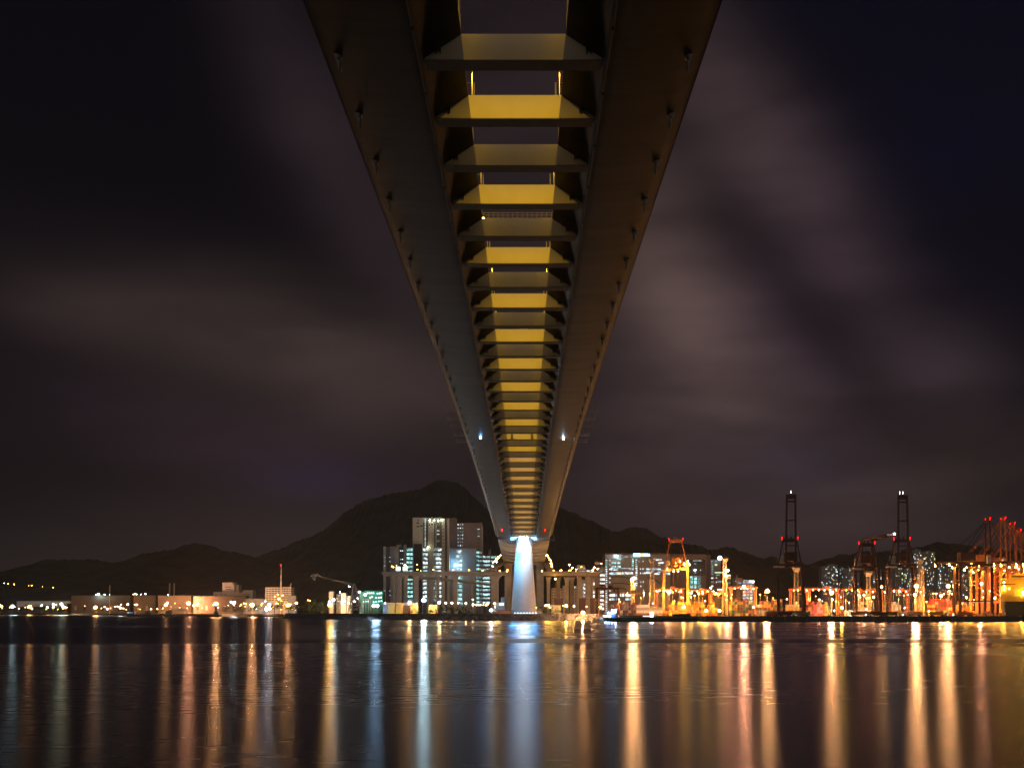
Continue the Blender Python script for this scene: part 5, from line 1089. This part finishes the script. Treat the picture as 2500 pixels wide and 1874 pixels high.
# ------------------------------------------------------------------ barge, tug and small craft
t = thing('flat_barge', 'long low dark barge moored under the orange crane', 'barge', (X(1600, 868), 868, 0)); w_ = X(1700, 868)-X(1506, 868)
b = MB(); b.sweep([[(-w_/2+o, y, z) for o, z in ((0, 3.4), (2.5, -1), (w_-2.5, -1), (w_, 3.4))] for y in (-7, 7)]); b.build('hull', M_hull, t)
b = MB(); b.beam((-w_/2, -7, 3.6), (w_/2, -7, 3.6), .35, .5); [b.box((-w_/2+q*w_/20, -7, 3.9), (.3, .3, .9)) for q in range(21)]; b.build('bulwark', mat('barge_rail', (.18, .16, .13)), t)
b = MB(); b.span(w_*.22, w_*.44, -2, 4, 3.4, 6.4); b.build('deck_house', mat('hatch_green', (.05, .07, .04)), t); b = MB(); b.span(-w_*.46, -w_*.1, -3, 5, 3.4, 5.2); b.build('hatch_cover', mat('hatch_green', (.05, .07, .04)), t)
b = MB(); b.span(-w_*.165, -w_*.045, -6.6, -6.2, 4.3, 4.8); b.build('light_strip', em('strip', (.95, .97, 1), 3), t)
for px in (1587, 1591.5): b = MB(); b.ball((X(px, 868)-X(1600, 868), -5, Z(1495.7, 868)), .42); b.tube((X(px, 868)-X(1600, 868), -5, 3.4), (X(px, 868)-X(1600, 868), -5, Z(1495.7, 868)), .1); b.build('deck_lamp', lampmat(WHT, 'S'), t)
t = thing('tug_boat', 'small dark tug lit by blue and white lamps at the quay end', 'tug', (X(1492, 862), 862, 0)); 
b = MB(); b.sweep([[(x, -w_*y, 3.2+r), (x, -w_*y*.7, -.8), (x, w_*y*.7, -.8), (x, w_*y, 3.2+r)] for x, y, r, w_ in ((-6.5, .3, .8, 3.2), (-4, 1, .1, 3.2), (3, 1, 0, 3.2), (6, .8, .3, 3.2), (7.2, .15, 1.2, 3.2))]); b.build('hull', M_hull, t)
M_tug = mat('tug_blue', (.06, .12, .30), .5)
b = MB(); b.box((.5, 0, 4.6), (6, 4.4, 2.8)); b.box((1.2, 0, 7.2), (3.6, 3.4, 2.4)); b.build('deck_house', M_tug, t)
b = MB(); b.box((1.2, -1.75, 7.5), (3.2, .1, 1.0)); b.build('window', V_blue, t)
b = MB(); b.tube((.8, 0, 8.4), (.8, 0, 13.2), .14); b.beam((-.6, 0, 11.5), (2.2, 0, 11.5), .12, .12); b.build('mast', M_crd, t)
b = MB(); b.tube((-2.6, 0, 6), (-2.8, 0, 9.2), .7, 10); b.build('funnel', M_crd, t)
for px, py, c, k in ((1483, 1502, (.12, .4, 1), 60), (1488, 1503.3, (.35, .65, 1), 90), (1485.5, 1495, (.2, .4, 1), 40), (1501.5, 1494, (.5, .75, 1), 90), (1476.5, 1503, (.7, .85, 1), 50), (1493.5, 1496, (.8, .9, 1), 40), (1503, 1488, (.6, .8, 1), 40), (1495, 1488, (.15, .4, 1), 30)):
    x, z = X(px, 858)-X(1492, 862), Z(py, 858); b = MB(); b.ball((x, -3, z), .5, 8, 5); b.beam((x, -3, z), (x*.55, -1, min(z, 7)), .1, .1); b.build('deck_lamp', em('tug_%d' % px, c, k*2.5), t)
x, z = X(1508, 858)-X(1492, 862), Z(1485.5, 858); b = MB(); b.ball((x, -1, z), .45); b.beam((x, -1, z), (.8, 0, 9), .1, .1); b.build('stern_lamp', M_red, t)
t = thing('workboat', 'small cream workboat with a raised bow left of the tug', 'boat', (X(1463, 862), 862, 0))
b = MB(); b.sweep([[(x, -y, 1.5+r), (x, -y*.5, -.4), (x, y*.5, -.4), (x, y, 1.5+r)] for x, y, r in ((-5, .2, 1.6), (-3, 1.1, .8), (0, 1.5, .2), (4, 1.4, 0))]); b.build('hull', mat('boat_cream', (.6, .55, .42), .5), t); b = MB(); b.box((1.6, 0, 2.6), (2.6, 1.8, 1.8)); b.box((1.6, 0, 3.6), (3, 2.1, .15)); b.build('cabin', Wl, t)
for px, d, lab, ln in ((385, 1640, 'long dark moored barge in front of the twin chimneys', 52), (340, 1660, 'dark moored barge with blue lit cabin before the square warehouse', 40), (510, 1500, 'low dark barge at the left quay fence', 34)):
    t = thing('moored_barge', lab, 'barge', (X(px, d), d, 0), 0, 'dark barges moored along the left shore')
    b = MB(); b.sweep([[(-ln/2+o, y, z) for o, z in ((0, 3.6), (3, -1), (ln-3, -1), (ln, 3.2))] for y in (-5, 5)]); b.build('hull', M_hull, t)
    b = MB(); b.span(ln*.24, ln*.42, -3, 3, 3.2, 7.2); b.span(ln*.27, ln*.38, -2.4, 2.4, 7.2, 9.2); b.build('deck_house', Wd, t)
    b = MB(); b.tube((ln*.32, 0, 9), (ln*.32, 0, 13), .12); b.build('mast', M_crd, t); b = MB(); b.tube((-ln*.3, 0, 3.4), (-ln*.3, 0, 9), .14); b.build('mast', M_crd, t)
    if px == 340:
        for q in range(3): b = MB(); b.span(-ln*.42+q*3.2, -ln*.42+q*3.2+2, -5.2, -4.9, 5.2, 6.8); b.build('window', V_blue, t)
        b = MB(); b.span(-ln*.45, -ln*.15, -4.8, 4, 3.4, 7.6); b.build('cabin', M_tug, t)

# ------------------------------------------------------------------ derrick crane at the left
d = 1290; t = thing('derrick_crane', 'spindly derrick crane with a long jib ending in a cluster of pale sheaves', 'crane', (X(866, d), d, GZ)); ox, oz = X(866, d), GZ
def Q(px, py, y=0): return Vector((X(px, d)-ox, y, Z(py, d)-oz))
M_der = mat('derrick_steel', (.22, .17, .15), .6)
for s in (-1, 1):
    for a, b_ in (((852, 1492), (863, 1424)), ((884, 1492), (866, 1424))): b = MB(); b.beam(Q(*a, s*4), Q(*b_, s*1.5), .7, .7); b.build('leg', M_der, t)
b = MB()
for k in range(8):
    f = k/8; g = (k+1)/8
    for s in (-1, 1):
        l0, l1 = Q(852+11*f, 1492-68*f, s*(4-2.5*f)), Q(852+11*g, 1492-68*g, s*(4-2.5*g)); r0, r1 = Q(884-18*f, 1492-68*f, s*(4-2.5*f)), Q(884-18*g, 1492-68*g, s*(4-2.5*g))
        b.beam(l0, r1, .3, .3); b.beam(r0, l1, .3, .3); b.beam(l1, r1, .35, .35)
b.build('brace', M_der, t)
b = MB()
for s in (-.8, .8):
    b.beam(Q(862, 1436, s), Q(846, 1423, s), .5, .5); b.beam(Q(866, 1428, s), Q(846, 1420.5, s), .5, .5)
    b.tube(Q(846, 1421, s), Q(782, 1405.5, s), .2, 5); b.tube(Q(846, 1424, s), Q(782, 1408, s), .2, 5)
for k in range(14):
    f = k/14; g = (k+1)/14; b.beam(Q(846-64*f, 1421-15.5*f, -.8), Q(846-64*g, 1424-16*g, .8), .14, .14)
b.build('jib', M_der, t)
for px, py in ((760.5, 1405), (765.5, 1402), (770, 1404.5), (764, 1410.5), (767.5, 1413.5), (777, 1402.5), (773, 1401), (780, 1405)):
    b = MB(); b.tube(Q(px, py, -.6), Q(px, py, .6), 1.05, 10); b.beam(Q(px, py, 0), Q(771, 1405.5, 0), .3, .5); b.build('sheave', M_crp, t)
for px, py in ((853, 1431), (874, 1460), (866, 1467)):
    b = MB(); b.ball(Q(px, py, -4), .45); b.beam(Q(px, py, -4), Q(px+2, py+1, -2), .15, .15); b.build('work_lamp', lampmat(WHT, 'S'), t)
for k, (px, py) in enumerate(((864, 1470), (872, 1478), (858, 1482), (870, 1486), (878, 1472))):
    b = MB(); q = Q(px, py, -1); b.box(q, (3.2, 4, 2.6)); b.box(q+Vector((0, 0, 1.6)), (1.4, 3, .8)); b.build('winch_house', M_der, t)
b = MB(); b.tube(Q(769, 1445, 0), Q(769, 1428, 0), .3, 6, .15) ; b.build('jib_rest', M_der, t) if False else None

# ------------------------------------------------------------------ trucks on the quay
def truck(px, d, rz, ci, lab, head):
    t = thing('container_truck', lab, 'truck', (X(px, d), d, GZ), rz, 'container trucks on the quay')
    b = MB(); b.box((-1.5, 0, 1.15), (12.6, 2.3, .3)); b.build('chassis', M_crd, t)
    b = MB(); b.sweep([[(x, y, z) for x, z in ((5.2, 1.0), (5.2, 3.3), (6.9, 3.3), (7.5, 2.2), (7.6, 1.0))] for y in (-1.2, 1.2)]); b.build('cab', Wl, t)
    b = MB(); b.box((-1.8, 0, 2.62), (12.1, 2.4, 2.55)); [b.box((-7.5+q*.7, -1.21, 2.62), (.25, .05, 2.2)) for q in range(17)]; b.build('load', mat('container_'+CC[ci][0].replace(' ', '_'), CC[ci][1]), t)
    for x in (6.2, 3.6, -4.6, -6): b = MB(); b.tube((x, -1.25, .52), (x, 1.25, .52), .52, 10); b.build('wheel', M_rail, t)
    for y in (-.8, .8): b = MB(); b.box((7.66, y, 1.35), (.1, .4, .3)); b.build('headlight', em('headlight', (1, .95, .85), head), t)
for px, ci, lab, rz in ((1892, 8, 'truck with a red container left of the first raised boom crane', 0), (1921, 5, 'truck with a dark blue container under the first raised boom crane', .1), (1955, 2, 'truck with a grey container under the right legs of the first raised boom crane', 3.14), (2100, 3, 'truck with an orange container under the folded boom crane', 0), (2136, 1, 'truck with a brown container right of the folded boom crane', 3.14), (2178, 6, 'truck with a green container under the second raised boom crane', 0), (2228, 4, 'truck with a white container right of the second raised boom crane', 3.0), (2290, 7, 'truck with a yellow container at the foot of the red stack', 0), (2350, 3, 'truck with an orange container at the side-on cranes', 3.1)):
    truck(px, 876+R.uniform(0, 8), rz, ci, lab, 30)
# ------------------------------------------------------------------ trees
M_bark = mat('bark', (.08, .06, .04), .9); M_lf = [mat('leaf_dark', (.035, .06, .018), .7, 0, .5, .5, 0, .2), mat('leaf_mid', (.06, .085, .022), .7, 0, .5, .5, 0, .2)]
def tree(px, py_top, d, wpx, lab, group, k=0, n_=260, trunk=.25):
    bx, h = X(px, d), Z(py_top, d)-GZ; w = wpx/FP*d; t = thing('tree', lab, 'tree', (bx, d, GZ), 0, group); rr = random.Random(int(px*7+d))
    b = MB(); b.tube((0, 0, -.2), (rr.uniform(-.2, .2), 0, h*.55), max(.12, h*.03), 7, max(.06, h*.014))
    for q in range(5): a = rr.uniform(0, 6.28); b.tube((0, 0, h*rr.uniform(.2, .45)), (math.cos(a)*w*.3, math.sin(a)*w*.3, h*rr.uniform(.5, .85)), h*.014, 5, h*.006)
    b.build('trunk', M_bark, t)
    cl = [(rr.uniform(-.36, .36)*w, rr.uniform(-.3, .3)*w, h*rr.uniform(trunk+.15, .82), rr.uniform(.16, .27)) for _ in range(9)]
    b = MB()
    for _ in range(n_):
        cx, cy, cz, cr = rr.choice(cl); v = Vector((rr.gauss(0, 1), rr.gauss(0, 1), rr.gauss(0, 1))).normalized()*rr.random()**.4
        p = Vector((cx+v.x*cr*w, cy+v.y*cr*w, min(max(cz+v.z*cr*min(h, w)*.9, h*trunk), h))); s = rr.uniform(.5, 1.1)*max(.35, min(h, w)*.075)
        u = Vector((rr.gauss(0, 1), rr.gauss(0, 1), rr.gauss(0, 1))).normalized(); x = u.orthogonal().normalized(); y = u.cross(x)
        b.add([p-x*s, p+y*s*.5, p+x*s, p-y*s*.5], [(0, 1, 2, 3)])
    b.build('crown', M_lf[k % 2], t)
gl = 'trees beside the left quay lamps'
for i, (px, pt_, w_, lab) in enumerate(((553, 1477, 22, 'round lit tree right of the dazzling orange lamp by the white works'), (575, 1480, 20, 'low tree under the bluish white double lamp'), (592, 1475, 26, 'lit tree left of the lamp before the chimney'), (612, 1479, 18, 'dark low tree behind the quay fence'), (630, 1474, 24, 'bushy tree left of the cream office'), (670, 1466, 22, 'tree with yellow lamps right below the chimney'), (688, 1462, 24, 'taller tree at the foot of the chimney'), (705, 1472, 24, 'lit tree behind the dazzling lamp on the point'), (722, 1474, 20, 'tree between the point lamp and the big clump'))):
    tree(px, pt_, 1590, w_, lab, gl, i)
for i, (px, pt_, w_, lab) in enumerate(((742, 1466, 26, 'leftmost rounded tree of the big lit clump'), (758, 1461, 30, 'tallest rounded tree of the big lit clump'), (776, 1464, 28, 'third rounded tree of the big lit clump'), (791, 1470, 22, 'rightmost tree of the big clump beside the dazzling yellow lamp'))):
    tree(px, pt_, 1285, w_, lab, 'big tree clump left of the derrick', i, 420, .05)
for i, (px, pt_, w_) in enumerate(((1005, 1482, 26), (1026, 1484, 24), (1046, 1480, 26), (1066, 1482, 24), (1086, 1479, 28), (1106, 1478, 26), (1124, 1477, 26), (1141, 1479, 22))):
    tree(px, pt_, 1020, w_, f'{nth(i)} dark shrubby tree from the left in the hedge above the sea wall', 'hedge trees above the sea wall', i, 220, .05)
for px, pt_, w_, lab in ((1326, 1472, 20, 'green tree right of the bridge tower foot'), (1340, 1484, 18, 'low green tree under the yellow lamps by the bridge tower'), (1366, 1482, 22, 'lit shrubby tree beside the gate house'), (1388, 1482, 22, 'dark tree left of the dazzling jetty lamp'), (1352, 1487, 16, 'small lit bush by the gate house'), (1020, 1488, 16, 'small dark bush under the dazzling white lamp'), (905, 1486, 18, 'dark bush left of the white double lamp'), (935, 1485, 20, 'dark bush right of the white double lamp'), (418, 1478, 14, 'golden lit tree by the quay canopy')):
    tree(px, pt_, 1030 if px > 1000 else 1250 if px > 800 else 1720, w_, lab, None, 1, 200, .05)
# parapet lights and low huts right of the tower foot
B = Bld('pier_hut', 'low white hut at the right foot of the bridge tower', 995, 'hut'); B.box('wall', 1309, 1322, 1490.5, Wl, 0, 4); B.box('roof', 1308.6, 1322.4, 1489.8, Wb, -.3, 5, 1490.5)
B = Bld('brick_shed', 'low orange lit shed left of the bridge tower foot', 1015, 'shed'); B.box('wall', 1213, 1245, 1489, wall('wall_brick', (.45, .2, .12)), 0, 5); B.box('roof', 1212.5, 1245.5, 1488.2, Wb, -.3, 6, 1489)

# ------------------------------------------------------------------ haze over the harbour
hz = MB(); hz.box((0, 3450, 272), (7400, 7800, 554)); ho = hz.build('haze', mat('haze_air', (1, 1, 1))); struct(ho, 'stuff')
hm = ho.data.materials[0]; hn = hm.node_tree.nodes; hn.clear()
ov = hn.new('ShaderNodeOutputMaterial'); pv = hn.new('ShaderNodeVolumePrincipled'); pv.inputs['Color'].default_value = (.9, .9, .92, 1); pv.inputs['Density'].default_value = HAZE
hm.node_tree.links.new(pv.outputs[0], ov.inputs['Volume'])
